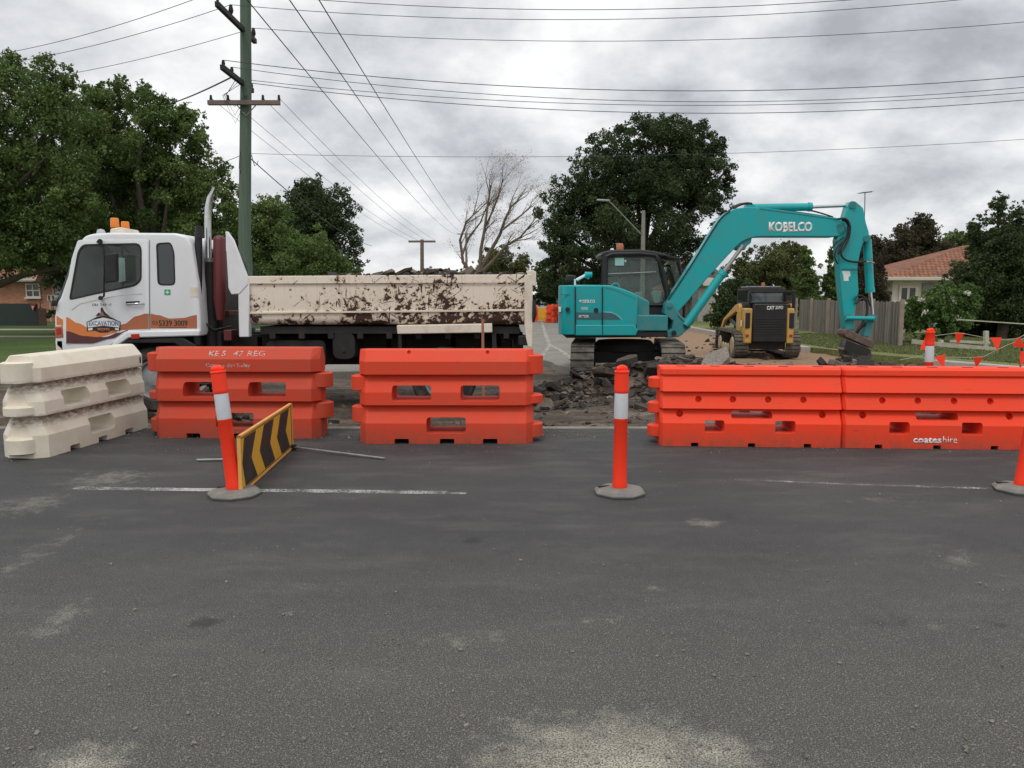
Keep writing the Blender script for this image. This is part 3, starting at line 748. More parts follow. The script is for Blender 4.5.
for q in ([(0, 0), (1, 0), (1, .04), (0, .04)], [(0, .96), (1, .96), (1, 1), (0, 1)], [(0, 0), (.012, 0), (.012, 1), (0, 1)], [(.988, 0), (1, 0), (1, 1), (.988, 1)]):
    plate(q, -.016, .012, b_)
b_.build('frame', 'sign_edge', root, smooth=0)
fe = pan(.96, .05, 0)
b_ = MB(); g1 = G(385, 460); b_.tube([fe + nrm * .02, Vector((g1.x, g1.y, .015))], [.011, .011], 8); b_.build('leg', 'steel', root)
b_ = MB(); g1 = G(197, 461.5); b_.tube([pan(.70, .03, -.02), Vector((g1.x, g1.y, .015))], [.011, .011], 8); b_.build('leg', 'steel', root)
b_ = MB(); b_.obox(fe + nrm * .03, (.06, .05, .05), (0, 0, .2)); b_.build('hinge', 'dark', root, bevel=.006)

# ------------------------------------------------------------------ thin stake by the truck
p = P(483.5, 350, 9.7)
b_ = MB(); b_.tube([(p.x, 9.7, H0(p.x, 9.7) - .05), (p.x - .01, 9.72, 1.3)], [.019, .017], 6)
tag(b_.build('timber_stake', 'stake', origin=(p.x, 9.7, 0)), 'thin reddish stake standing upright before the rear of the truck', 'stake')

# ------------------------------------------------------------------ broken asphalt
def chunk(b_, rr, c, s, flat, rot=None):
    n = rr.randint(5, 7); a0 = rr.random() * 6
    pts = [(math.cos(a0 + 6.283 * k / n) * rr.uniform(.65, 1.1), math.sin(a0 + 6.283 * k / n) * rr.uniform(.65, 1.1)) for k in range(n)]
    e = Euler(rot or (rr.gauss(0, .35), rr.gauss(0, .35), rr.random() * 6)).to_matrix()
    top = [Vector((x * s, y * s * .8, flat / 2 + rr.uniform(-.012, .012) * 3 * s)) for x, y in pts]
    bot = [Vector((x * s * rr.uniform(.8, 1.05), y * s * .8 * rr.uniform(.8, 1.05), -flat / 2 + rr.uniform(-.02, .02) * 3 * s)) for x, y in pts]
    c = Vector(c)
    vs = [e @ v + c for v in top + bot]; k0 = len(b_.f)
    b_.add(vs, [tuple(range(n)), tuple(reversed(range(n, 2 * n)))] + [(i, n + i, n + (i + 1) % n, (i + 1) % n) for i in range(n)])
    return len(b_.f) - k0
def chunks(name, label, cat, spots, seed, origin=None, kind='stuff', mat='rubble'):
    rr = random.Random(seed); b_ = MB(); tint = []
    for x, y, z, s, fl in spots(rr):
        k = chunk(b_, rr, (x, y, z), s, fl); tint += [rr.random() ** 1.6] * k
    o = b_.build(name, mat, smooth=0, origin=origin, recalc=True)
    a = o.data.attributes.new('tint', 'FLOAT', 'FACE'); a.data.foreach_set('value', tint)
    return tag(o, label, cat, kind=kind)
def sp1(rr):
    for _ in range(2600):
        u = rr.random()
        if u < .28: x, y = rr.gauss(1.0, .55), rr.gauss(13.0, .55)
        elif u < .74: x, y = rr.gauss(2.9, .95), rr.gauss(13.4, .5)
        elif u < .86: x, y = rr.gauss(4.6, .6), rr.gauss(14.2, .7)
        else: x, y = rr.uniform(.2, 4.5), rr.gauss(12.0, .55)
        s = min(.21, rr.lognormvariate(-3.45, .8))
        if y > 14.3 and x < 1.3: continue
        yield x, y, H0(x, y) + s * .02, s, max(.012, s * rr.uniform(.16, .42))
chunks('rubble', 'dark broken asphalt heaped in front of the excavator tracks', 'rubble', sp1, 5)
def sp2(rr):
    for _ in range(420):
        x, y = rr.uniform(-7.5, 8.5), 9.4 + abs(rr.gauss(0, 1.5))
        s = min(.12, rr.lognormvariate(-3.3, .6)); yield x, y, H0(x, y) + s * .2, s, s * .5
    for _ in range(150):
        x, y = rr.gauss(6.75, .35), rr.gauss(15.2, .3)
        s = min(.16, rr.lognormvariate(-2.7, .5)); yield x, y, H0(x, y) + s * .3, s, s * .5
    for _ in range(130):
        x, y = rr.gauss(7.6, .7), rr.gauss(14.6, .5)
        s = min(.22, rr.lognormvariate(-2.3, .5)); yield x, y, H0(x, y) + s * .3, s, s * .5
    for _ in range(160):
        x, y = rr.gauss(-4.0, .25), rr.gauss(9.9, .35)
        s = min(.16, rr.lognormvariate(-2.5, .4)); yield x, y, H0(x, y) + abs(rr.gauss(0, .22)), s, s * .7
    for _ in range(130):
        x, y = rr.uniform(5, 10), rr.uniform(15.5, 34)
        if x > 8.2: continue
        s = min(.14, rr.lognormvariate(-2.9, .5)); yield x, y, H0(x, y) + s * .2, s, s * .5
chunks('rubble', 'loose stones and crumbled asphalt scattered over the dug ground', 'rubble', sp2, 6)
def slab(px, py, Y, size, rot, label, z=None, mat='rubble', tn=.8):
    rr = random.Random(int(px)); b_ = MB(); p = P(px, py, Y)
    k = chunk(b_, rr, p, size, .10, rot)
    o = b_.build('asphalt_slab', mat, smooth=0, origin=tuple(p), bevel=.012)
    a = o.data.attributes.new('tint', 'FLOAT', 'FACE'); a.data.foreach_set('value', [tn] * k)
    return tag(o, label, 'rubble slab', 'big slabs lifted out of the road')
slab(716, 361, 13.1, .36, (.3, -.62, .3), 'large pale grey slab leaning right, between excavator tracks and loader', tn=1.0)
slab(655, 371, 12.9, .34, (-.75, .1, .3), 'wide dark slab standing on edge beside the upright bollard top', tn=.42)
slab(603, 373, 12.9, .30, (-.3, .12, .2), 'flat slab lying low left of the upright bollard', tn=.5)
slab(628, 360, 13.2, .25, (-.15, -.22, .9), 'thin slab tipped up at the crest of the rubble heap', tn=.5)
slab(840, 366, 13.9, .26, (.3, .3, .9), 'broken grey slab caught under the excavator bucket', tn=.9)
slab(822, 364, 14.0, .2, (.2, .9, .2), 'small dark slab standing on its edge left of the bucket', tn=.2)
def slab2(rr):
    return

def sp3(rr):
    for _ in range(900):
        px_ = rr.uniform(0, 1024); g_ = G(px_, rr.uniform(432, 768)); s = min(.012, rr.lognormvariate(-5.4, .45))
        yield g_.x, g_.y, s * .4, s, s * .9
    for _ in range(900):
        x, y = rr.uniform(-4.6, 6.2), 8.45 + abs(rr.gauss(0, .35)); s = min(.02, rr.lognormvariate(-4.9, .5))
        if y < 9.1: yield x, y, s * .4, s, s * .8
    for _ in range(260):
        x, y = rr.uniform(-4.6, 6.2), 7.9 - abs(rr.gauss(0, .12)) + (.2 if x < 1 else 0); s = min(.012, rr.lognormvariate(-5.2, .4)); yield x, y, s * .4, s, s * .8
chunks('grit', 'small stones and grit scattered across the sealed road', 'grit', sp3, 77, mat='grit_m')
# ------------------------------------------------------------------ bunting with orange flags
def bunting(label, pxs, Y, flags):
    q = [P(x, y, Y) for x, y in pxs]
    root = world_thing('bunting', label, 'bunting', tuple(q[0]), 'orange flag bunting')
    b_ = MB(); b_.tube(q, .004, 6); b_.build('cord', 'rail_paint', root)
    for i, (fx, fy, w_, h_, a) in enumerate(flags):
        w_ *= 1.15; h_ *= 1.15
        s = Y / F; c = P(fx, fy, Y); ca, sa = math.cos(a), math.sin(a)
        tri = [(-w_ / 2, 0), (w_ / 2, 0), (.1 * w_, -h_)]
        vs = []
        for yy in (-.002, .002):
            vs += [(c.x + (x * ca - z * sa) * s, c.y + yy + .03 * (z / h_) * (1 if i % 2 else -1), c.z + (x * sa + z * ca) * s) for x, z in tri]
        k = MB(); k.add(vs, [(0, 1, 2), (5, 4, 3), (0, 1, 4, 3), (1, 2, 5, 4), (2, 0, 3, 5)]); k.build('flag', 'fluoro', root, smooth=0)
bunting('upper orange flag bunting strung above the low cream rail fence', [(932, 336), (957, 333), (966, 334), (992, 339), (1006, 340), (1019, 338), (1050, 320)], 10.6,
        [(959.5, 332.5, 9, 11, -.05), (996, 337.5, 10, 12, 0), (1016, 341, 10, 12, .9)])
bunting('lower orange flag bunting sagging low across the grass behind the barrier', [(900, 360), (921, 356), (930, 350), (940, 357), (973, 357.5), (984, 356.5), (1005, 346), (1030, 336)], 10.7,
        [(925, 350, 9, 11, 3.0), (940, 355.5, 9, 13, .2), (978, 357, 9, 10, -.05), (1024, 352, 8, 14, -.3)])
p = P(1020.5, 371, 10.9); p2 = P(1022, 343, 10.9)
b_ = MB(); b_.tube([(p.x, p.y, -.05), p2], [.013, .012], 5)
tag(b_.build('star_picket', 'dark', origin=(p.x, p.y, 0)), 'thin dark steel picket holding bunting near the right edge', 'picket')
# ================================================================== TIPPER TRUCK
TY = 11.0; TYW = 2.2; TYF = TY + TYW                    # near side and far side planes
def T(px, py, Y=TY): p = P(px, py, Y); return (p.x, p.z)
def TL(pts, Y=TY): return [T(a, c, Y) for a, c in pts]
org = P(295, 400, TY); org = (org.x, TY + TYW / 2, -.10)
tr = world_thing('tipper_truck', 'white tipper truck with orange and maroon graphics and a rust-scraped cream tray', 'truck', org)
def disc(b, x, z, y0, y1, r, n=32, mi=0): b.cyl((x, y0, z), (x, y1, z), r, n=n, mi=mi)
# cab
cab = [(60, 350), (54.5, 347), (54, 318), (56, 303), (59.5, 299), (78.5, 243), (84, 236), (92, 233.5), (110, 232.5), (176, 233), (186, 236), (191, 244), (198, 285), (200.5, 320), (201, 334),
       (185, 335), (128, 337), (120, 341), (113, 350), (108, 362), (62, 362)]
CF = TY + 1.95
b = MB(); b.prism(rpoly(TL(cab), .045, 3), TY, CF)
body = b.build('cab', ['white', 'black'], tr, bevel=.075, seg=4, smooth=30)
def cutpoly(o, polys):                  # polys: (outline px, Y0, Y1, k)
    dg = bpy.context.evaluated_depsgraph_get(); me_ = bpy.data.meshes.new_from_object(o.evaluated_get(dg)); o.modifiers.clear(); o.data = me_
    for pts_, y0_, y1_ in polys:
        q = MB(); q.prism(pts_, y0_, y1_); k_ = q.build('cutter', 'black', smooth=0, origin=o['_o'])
        k_.location = (0, 0, 0); k_.parent = tr
        bpy.context.view_layer.update()
        md = o.modifiers.new('cut', 'BOOLEAN'); md.object = k_; md.operation = 'DIFFERENCE'; md.solver = 'EXACT'
        try: md.material_mode = 'TRANSFER'
        except Exception: pass
        dg = bpy.context.evaluated_depsgraph_get(); me_ = bpy.data.meshes.new_from_object(o.evaluated_get(dg)); o.modifiers.clear(); o.data = me_
        bpy.data.objects.remove(k_)
    o.data.set_sharp_from_angle(angle=R(30))
WINQ = rpoly(TL([(71, 297.5), (79.5, 252), (84, 246), (137.5, 244.5), (140.5, 249), (140.5, 279), (135, 284.5), (104, 291), (74, 298)]), .05, 3)
RWQ = rpoly(TL([(157.5, 244.5), (170.5, 243.5), (173, 253), (174, 282), (172, 284), (161, 284), (159, 282)]), .045, 3)
cutpoly(body, [(TL([(70, 318), (72, 298), (87, 242), (180, 239), (189, 262), (192, 318)]), TY + .06, CF - .06), (WINQ, TY - .3, CF + .3), (RWQ, TY - .3, TY + .3)])
for sy_ in (TY + .45, CF - .4):
    q = MB(); p = P(136, 285, sy_); xs_ = T(133, 285)[0]; zs_ = T(0, 318)[1]
    q.obox((xs_ + .02, sy_, zs_ + .42), (.13, .46, .72), (0, .12, 0)); q.obox((xs_ + .07, sy_, zs_ + .87), (.09, .26, .2), (0, .12, 0)); q.obox((xs_ - .22, sy_, zs_ + .1), (.5, .46, .14)); q.build('seat', 'seat', tr, bevel=.04, seg=3)
q = MB(); cx_, cz_ = T(99, 287); ring_ = [Vector((cx_ + .19 * math.cos(k * math.pi / 8) * .75, TY + .5 + .21 * math.sin(k * math.pi / 8), cz_ - .02 - .19 * math.cos(k * math.pi / 8) * -.55)) for k in range(17)]
q.tube(ring_, .018, 6); q.tube([(cx_, TY + .5, cz_ - .02), (cx_ - .3, TY + .5, cz_ - .4)], .03, 6); q.build('steering_wheel', 'hose', tr)
q = MB(); q.prism(TL([(66, 312), (70, 299), (84, 296), (92, 300), (96, 312)]), TY + .08, CF - .08); q.build('dashboard', 'seat', tr, bevel=.02)
def panel(name, pts, m, parent=tr, off=.004, th=.006, Y=TY, r=.0, bevel=0.0, smooth=0, k=3):
    q = TL(pts, Y)
    if r: q = rpoly(q, r, k)
    b_ = MB(); b_.prism(q, Y - off, Y - off + th); return b_.build(name, m, parent, smooth=smooth, bevel=bevel)
# bevel pulls the outline in, so panels keep 8 cm clear of its corners
win = [(71, 297.5), (79.5, 252), (84, 246), (137.5, 244.5), (140.5, 249), (140.5, 279), (135, 284.5), (104, 291), (74, 298)]
win_o = [(69.3, 299.5), (78, 251), (83, 244.2), (138.5, 243), (142, 247.5), (142, 280.5), (136, 286.2), (104, 292.6), (72, 299.8)]
dr = panel('door', [(64, 301), (72, 258), (78, 240), (145, 239.5), (148.5, 241), (149.3, 329), (66, 345), (65, 340)], 'white', off=.007, th=.010, r=.03, bevel=.003, smooth=30)
sl_ = panel('window_seal', win_o, 'black', dr, off=.011, th=.012, r=.06, smooth=0)
cutpoly(dr, [(WINQ, TY - .3, TY + .3)]); cutpoly(sl_, [(WINQ, TY - .3, TY + .3)])
panel('window', win, 'clear', dr, off=.004, th=.004, r=.05)
q = MB(); q.prism(WINQ, CF - .004, CF + .002); q.build('window', 'clear', tr, smooth=0)
panel('window_sheet', [(117.5, 257.5), (124.5, 258), (125.5, 281), (118.5, 282.5)], 'paper', dr, off=-.004, th=.003, r=.01)
b = MB()
for a_, c_ in (((90, 291), (103, 284)), ((103, 284), (112, 281))):
    x0, z0 = T(*a_); x1, z1 = T(*c_); b.tube([(x0, TY - .0155, z0), (x1, TY - .0155, z1)], .006, 6)
b.build('wheel_rim_seen_through_glass', 'steel', dr) if False else None
panel('window_seal', [(156, 243), (171, 242), (174.5, 252), (175.5, 283), (173, 285.5), (160, 285.5), (157.5, 283)], 'black', tr, off=.003, th=.006, r=.05)
cutpoly(bpy.data.objects[[o_.name for o_ in tr.children if o_.name.startswith('window_seal')][0]], [(RWQ, TY - .3, TY + .3)])
panel('rear_window', [(157.5, 244.5), (170.5, 243.5), (173, 253), (174, 282), (172, 284), (161, 284), (159, 282)], 'glass', tr, off=-.004, th=.006, r=.045)
b = MB()
for x in (149.6,):
    q = TL([(x - .3, 240), (x + .35, 240), (x + .6, 330), (x - .1, 330)]); b.prism(q, TY - .0012, TY + .002)
b.build('door_gap', 'black', tr, smooth=0)
b = MB(); hx, hz = T(127, 304); hx2, hz2 = T(144, 303.5)
b.tube([(hx, TY - .012, hz), (hx + .02, TY - .045, hz), (hx2 - .02, TY - .045, hz2), (hx2, TY - .012, hz2)], .013, 8); b.build('handle', 'chrome', dr, smooth=60)
b = MB(); b.prism(TL([(126, 301.5), (140, 301), (140, 303), (126, 303.5)]), TY - .0085, TY - .002); b.build('handle_recess', 'dark', dr, smooth=0)
# pressed crease lines on the door
b = MB(); pts = [T(a, c) for a, c in ((72, 310), (80, 304), (92, 301), (110, 297), (126, 294.5), (143, 294))]
b.tube([(x, TY - .0085, z) for x, z in pts], .0035, 5); b.build('door_crease', 'chrome', dr)
# graphics
def quadstrip(name, top, bot, m, off, parent=tr):
    q = TL(top) + TL(list(reversed(bot))); b_ = MB(); b_.prism(q, TY - off, TY - off + .0018); return b_.build(name, m, parent, smooth=0)
def curve(keys, n=26):
    xs_ = [k[0] for k in keys]; out = []
    for i in range(n + 1):
        x = xs_[0] + (xs_[-1] - xs_[0]) * i / n; j = max(k for k in range(len(xs_)) if xs_[k] <= x + 1e-6); j = min(j, len(xs_) - 2)
        t_ = (x - xs_[j]) / (xs_[j + 1] - xs_[j]); t_ = t_ * t_ * (3 - 2 * t_); out.append((x, keys[j][1] * (1 - t_) + keys[j + 1][1] * t_))
    return out
quadstrip('maroon_graphic', curve([(66.5, 331), (85, 336), (105, 337), (120, 332.5), (128, 330)]), curve([(66.5, 343.5), (90, 343.5), (112, 338.5), (128, 331)]), 'maroon_s', .0090, dr)
quadstrip('orange_graphic', curve([(66.5, 317), (78, 323), (90, 328), (104, 328), (117, 324)]), curve([(66.5, 331), (85, 336), (98, 337), (117, 333)]), 'or_s', .0092, dr)
quadstrip('burnt_orange_graphic', curve([(112, 330), (124, 324), (137, 316), (146, 313.5), (149, 313.6)]), curve([(112, 332.6), (124, 330), (137, 329.4), (146, 329), (149, 328.8)]), 'or_d', .0094, dr)
quadstrip('burnt_orange_graphic', curve([(150.5, 313.7), (158, 315), (170, 318.5), (182, 318), (197, 315)]), curve([(150.5, 328.5), (158, 328.5), (170, 328.5), (182, 328.5), (197, 328.5)]), 'or_d', .0030)
quadstrip('orange_graphic', curve([(56.6, 315.5), (58, 316.5), (60, 318), (63, 319.5)]), curve([(56.6, 325), (58, 325), (60, 325), (63, 326)]), 'or_s', .0030)
def ttext(s, x0, x1, y0, y1, m, parent=tr, off=.006, bold=0.0, name='lettering', **k):
    p0 = P(x0, y1, TY); p1 = P(x1, y0, TY)
    return text(name, s, m, parent, ((p0.x + p1.x) / 2, TY - off, (p0.z + p1.z) / 2), p1.x - p0.x, p1.z - p0.z, bold, **k)
ttext('5339 3009', 159, 187.5, 320.2, 326, 'letter_b', bold=.02, off=.0032)
ttext('03', 152.5, 157.5, 320.8, 324.6, 'letter_b', off=.0032)
b = MB(); b.prism(TL([(159, 327), (187, 327), (187, 327.5), (159, 327.5)]), TY - .0042, TY - .001); b.build('underline', 'letter_b', tr, smooth=0)
ttext('ON  TAP  IT', 92.5, 112, 303.6, 306, 'letter_b', dr, .0088)
# round-shouldered badge with a rising excavator arm over it
b = MB(); b.prism(TL([(87, 322), (93, 319), (98, 316.5), (104, 315.4), (110, 316.5), (115, 319), (121, 322), (120.5, 331), (113, 330), (108, 332.5), (100, 332.5), (95, 330.5), (87.5, 331.5)]), TY - .0125, TY - .009, 0)
b.prism(TL([(88, 322.4), (94, 319.8), (104, 317.5), (114, 319.8), (120, 322.4), (119.6, 327.5), (104, 325.6), (88.4, 327.5)]), TY - .0138, TY - .012, 1)
b.prism(TL([(88.5, 328.5), (93, 327.6), (93, 330), (88.8, 330.6)]), TY - .0138, TY - .012, 1); b.prism(TL([(115.5, 327.8), (119.4, 328.5), (119.2, 330.4), (115.5, 329.6)]), TY - .0138, TY - .012, 1)
b.prism(TL([(96, 316), (99, 312.5), (101, 313.5), (101.2, 308), (102.5, 307), (104.5, 311), (106, 313), (108.5, 314.8), (110, 316.4), (104, 315)]), TY - .0125, TY - .009, 0)
b.prism(TL([(100.2, 315), (102.6, 311), (104.6, 314.9)]), TY - .0136, TY - .012, 2)
b.build('badge', ['letter_b', 'letter_w', 'or_d'], dr, smooth=0)
ttext('EXCAVATION', 89.5, 118.8, 320.6, 325.6, 'letter_g', dr, .0142, bold=.03)
ttext('WORKS', 98, 110, 328, 330.8, 'or_s', dr, .0132, bold=.01)
b = MB(); 
for q in ([(164.5, 289.5), (170.5, 289.5), (170.5, 295), (164.5, 295)],): b.prism(TL(q), TY - .004, TY - .001, 0)
b.prism(TL([(167, 290.5), (168, 290.5), (168, 294), (167, 294)]), TY - .006, TY - .003, 1); b.prism(TL([(165.6, 291.8), (169.4, 291.8), (169.4, 292.8), (165.6, 292.8)]), TY - .0055, TY - .003, 1)
b.build('first_aid_sticker', ['green_sign', 'letter_w'], tr, smooth=0)
b = MB(); b.prism(TL([(190, 287), (197.5, 287), (198, 297), (190.5, 297)]), TY - .003, TY); b.build('patch_panel', 'cream', tr, smooth=0)
# windscreen, wipers, lamps, bumper, step
b = MB(); b.prism(TL([(54.6, 303), (57, 296.5), (75.2, 243.5), (79, 242), (82, 243.5), (62.5, 300), (58, 304)]), TY + .05, CF - .05); b.build('windscreen', 'glass', tr, bevel=.012)
b = MB(); b.prism(TL([(53.8, 300), (57, 300), (57, 306), (53.2, 306)]), TY - .06, CF + .06); b.build('cowl', 'black', tr, bevel=.012)
b = MB(); b.prism(TL([(55, 326.5), (62.5, 326), (63.5, 337.5), (55.5, 338)]), TY - .012, TY + .1); b.build('headlight', 'amber_deep' if 'amber_deep' in M else 'or_d', tr, bevel=.01)
b = MB(); b.prism(TL([(57, 328.5), (61.5, 328), (62, 334), (57.3, 334.5)]), TY - .018, TY - .008); b.build('indicator', 'red_lens', tr, smooth=0)
b = MB(); b.prism(TL([(54.3, 339), (64, 339), (66, 372), (57, 372)]), TY + .0, CF); b.build('bumper', 'cream', tr, bevel=.03)
b = MB(); b.prism(TL([(120, 337.5), (128, 331.2), (200.5, 329.8), (201, 335.8), (130, 337.8), (117, 347), (110, 347)]), TY - .045, TY + .25); b.build('sill', 'white', tr, bevel=.018)
b = MB(); b.prism(TL([(132.5, 334), (141, 333.6), (141, 338.5), (133, 338.8)]), TY - .055, TY - .04); b.build('side_marker', 'red_lens', tr, bevel=.004)
b = MB(); b.prism(TL([(108, 346), (121, 339), (150, 338.5), (183, 337.5), (196, 345), (199, 360), (192, 360), (186, 350), (175, 343), (128, 343), (118, 352), (112, 364), (104, 364)]), TY - .02, TY + .5); b.build('mudguard', 'black', tr, bevel=.01)
# beacons
b = MB(); b.prism(TL([(109, 236), (110, 228.5), (121, 227), (125, 236)], TY + .7), TY + .7, TY + 1.25); b.build('beacon_bracket', 'cream', tr, bevel=.02)
for (x, yy, Yb) in ((115, 227.8, TY + .8), (125.5, 231.0, TY + 1.2)):
    p = P(x, yy, Yb); q = MB(); q.lathe([(.062, p.z), (.064, p.z + .01), (.058, p.z + .13), (.05, p.z + .145)], 18, (p.x, Yb)); q.build('beacon', 'amber', tr, smooth=40)
b = MB(); p = P(101, 232.5, TY + .35); b.lathe([(.06, p.z - .03), (.06, p.z + .0), (.045, p.z + .04), (.015, p.z + .05)], 14, (p.x, TY + .35)); b.build('clearance_lamp', 'clear_lens', tr, smooth=50)
# mirror
b = MB(); MY = TY - .26
def T3(px, py, Y): p = P(px, py, Y); return (p.x, Y, p.z)
b.tube([T3(97, 242, TY + .02), T3(100, 241, MY), T3(103.5, 246, MY), T3(104.5, 268, MY), T3(104, 296, MY), T3(100, 299, TY + .0)], .013, 8); b.build('mirror_arm', 'black', tr, smooth=60)
b = MB(); b.cyl(T3(100, 241.5, MY - .02), T3(100, 241.5, TY + .02), .035, .025); b.cyl(T3(100.5, 298, MY - .02), T3(100.5, 298, TY), .03, .022); b.cyl(T3(105, 266.5, MY - .03), T3(105, 266.5, MY + .03), .025)
b.build('mirror_joint', 'black', tr)
b = MB(); b.prism(rpoly(TL([(105.5, 254), (117, 253), (117.5, 281.5), (106, 283)], MY), .02), MY - .03, MY + .05); b.build('mirror', 'black', tr, bevel=.012)
b = MB(); b.tube([T3(105, 244, MY), T3(112, 252, MY)], .010, 6); b.build('mirror_stay', 'black', tr)
# far-side mirror
b = MB(); b.tube([T3(96, 243, CF), T3(92, 246, CF + .25), T3(92, 290, CF + .25)], .013, 6); b.build('mirror_arm', 'black', tr)
# snorkel, exhaust and tanks behind the cab
b = MB(); b.tube([T3(197.5, 345, TY + .1), T3(197.5, 300, TY + .1), T3(198.5, 262, TY + .15), T3(198.5, 232, TY + .15)], [.06, .06, .055, .05], 12); b.cyl(T3(199, 238, TY + .15), T3(199, 226, TY + .15), .062, .05); b.build('air_intake', 'black', tr, smooth=50)
EX = TY + .35
b = MB(); b.tube([T3(211.5, 365, EX), T3(211, 300, EX), T3(210.5, 262, EX)], [.085, .085, .075], 16); b.build('exhaust_shield', 'dark', tr, smooth=50)
b = MB(); b.cyl(T3(210, 268, EX), T3(209.6, 258, EX), .066, n=18); b.build('exhaust_collar', 'steel', tr, smooth=50)
b = MB(); pts = [T3(208.5, 262, EX), T3(207.8, 225, EX), T3(208, 208, EX), T3(209.8, 198, EX), T3(213.6, 187, EX)]
b.tube(pts, [.048, .048, .047, .040, .016], 18); b.build('exhaust_stack', 'chrome', tr, smooth=60)
b = MB(); HC = TY + .26; b.tube([T3(220.3, 320, HC), T3(220, 300, HC), T3(219.5, 240, HC), T3(219.5, 237, HC), T3(219.5, 235.5, HC)], [.05, .088, .088, .07, .03], 18); b.build('hoist_cylinder', 'maroon', tr, smooth=50)
b = MB(); b.obox(T3(216, 345, TY + 1.1), (.75, 1.5, .5)); b.obox(T3(217, 308, TY + 1.0), (.26, 1.2, .12)); b.build('bulkhead', 'dark', tr, bevel=.02)
b = MB(); b.obox(T3(226, 313, TY + .7), (.28, .5, .08)); b.obox(T3(230, 335, TY + .35), (.12, .2, .16)); b.build('hoist_bracket', 'maroon', tr, bevel=.01)
for k_, yo in enumerate((.25, .55)):
    b = MB(); b.tube([T3(201, 300 + 6 * k_, TY + yo), T3(204, 322, TY + yo - .05), T3(214, 330, TY + yo), T3(232, 326 + 4 * k_, TY + yo + .1)], .016, 6); b.build('air_hose', 'hose', tr)
b = MB(); xk = T(203.5, 300)[0]; b.prism([(xk, T(0, 345)[1]), (xk + .09, T(0, 345)[1]), (xk + .07, T(0, 262)[1]), (xk - .03, T(0, 246)[1]), (xk - .05, T(0, 262)[1])], TY + .42, TYF - .50); b.build('cab_back_shade_panel', 'black', tr, bevel=.02)  # added black sheet standing in for the shade on the white cab back
# chassis
b = MB(); zc = T(300, 352)[1]
x0, x1 = T(70, 350)[0], T(524, 350)[0]
for yy in (TY + .68, TY + 1.38): b.box(x0, x1, yy, yy + .09, zc - .02, zc + .22)
for k_ in range(7): b.box(x0 + .5 + k_ * .98, x0 + .58 + k_ * .98, TY + .68, TY + 1.47, zc, zc + .18)
b.build('chassis', 'dark', tr, bevel=.005)
b = MB(); b.box(T(245, 0)[0], T(520, 0)[0], TY + .12, TYF - .12, T(0, 334)[1] , T(0, 327)[1]); b.box(T(255, 0)[0], T(385, 0)[0], TYF - .5, TYF - .3, T(0, 375)[1] , T(0, 333.5)[1]); b.box(T(500, 0)[0], T(522, 0)[0], TY + .5, TYF - .4, T(0, 350)[1] , T(0, 334)[1]); 
for k_ in range(9): xx = T(255 + k_ * 31, 0)[0]; b.box(xx, xx + .08, TY + .1, TYF - .1, T(0, 339)[1], T(0, 333.5)[1])
b.build('subframe', 'dark', tr)
def wheel(x, z, r, y0, y1, parent=tr, rim='steel', name='wheel', hub=True):
    q = MB(); yc = (y0 + y1) / 2; n = 36
    prof = [(r * .60, y0 + .03), (r * .66, y0), (r * .93, y0 + .012), (r, y0 + .05), (r, y1 - .05), (r * .93, y1 - .012), (r * .66, y1), (r * .60, y1 - .03)]
    vs = [(x + rr_ * math.cos(2 * math.pi * j / n), yy, z + rr_ * math.sin(2 * math.pi * j / n)) for rr_, yy in prof for j in range(n)]
    k = len(prof); fs = [(i * n + j, i * n + (j + 1) % n, (i + 1) * n + (j + 1) % n, (i + 1) * n + j) for i in range(k - 1) for j in range(n)]
    q.add(vs, fs); q.build('tyre', 'tyre', parent, smooth=40)
    q = MB(); prof = [(r * .61, y0 + .03), (r * .55, y0 + .035), (r * .50, y0 + .09), (r * .22, y0 + .07), (r * .18, y0 + .02), (.01, y0 + .015)]
    vs = [(x + rr_ * math.cos(2 * math.pi * j / n), yy, z + rr_ * math.sin(2 * math.pi * j / n)) for rr_, yy in prof for j in range(n)]
    k = len(prof); fs = [(i * n + j, i * n + (j + 1) % n, (i + 1) * n + (j + 1) % n, (i + 1) * n + j) for i in range(k - 1) for j in range(n)] + [tuple((k - 1) * n + j for j in range(n))]
    q.add(vs, fs); q.build('rim', rim, parent, smooth=40)
wr = .47; wz = wr - .09
xf = T(150, 350)[0]; xr = T(443, 350)[0]
def axle(name, x, ys):
    for y0, y1 in ys:
        pe = thing(name, None, None); pe.parent = tr; pe['_o'] = org
        wheel(x, wz, wr, y0, y1, pe)
axle('wheel', xf, [(TY + .06, TY + .33), (TYF - .33, TYF - .06)])
axle('wheel', xr, [(TY + .04, TY + .29), (TY + .32, TY + .57), (TYF - .57, TYF - .32), (TYF - .29, TYF - .04)])
b = MB(); b.cyl((xf, TY + .3, wz), (xf, TYF - .3, wz), .06); b.cyl((xr, TY + .3, wz), (xr, TYF - .3, wz), .09); b.build('axle', 'dark', tr)
b = MB(); x0, z0 = T(331, 360); x1, z1 = T(353, 333); b.prism(rpoly([(x0, z0), (x1, z0), (x1, z1), (x0, z1)], .12, 5), TY + .12, TY + .6); b.cyl(((x0 + x1) / 2, TY + .11, z0 + .12), ((x0 + x1) / 2, TY + .13, z0 + .12), .03)
b.build('air_tank', 'dark', tr, bevel=.02)
b = MB(); x0, z0 = T(262, 368); x1, z1 = T(322, 341); b.prism(rpoly([(x0, z0), (x1, z0), (x1, z1), (x0, z1)], .1, 5), TY + .2, TY + .7); b.build('fuel_tank', 'dark', tr, bevel=.02)
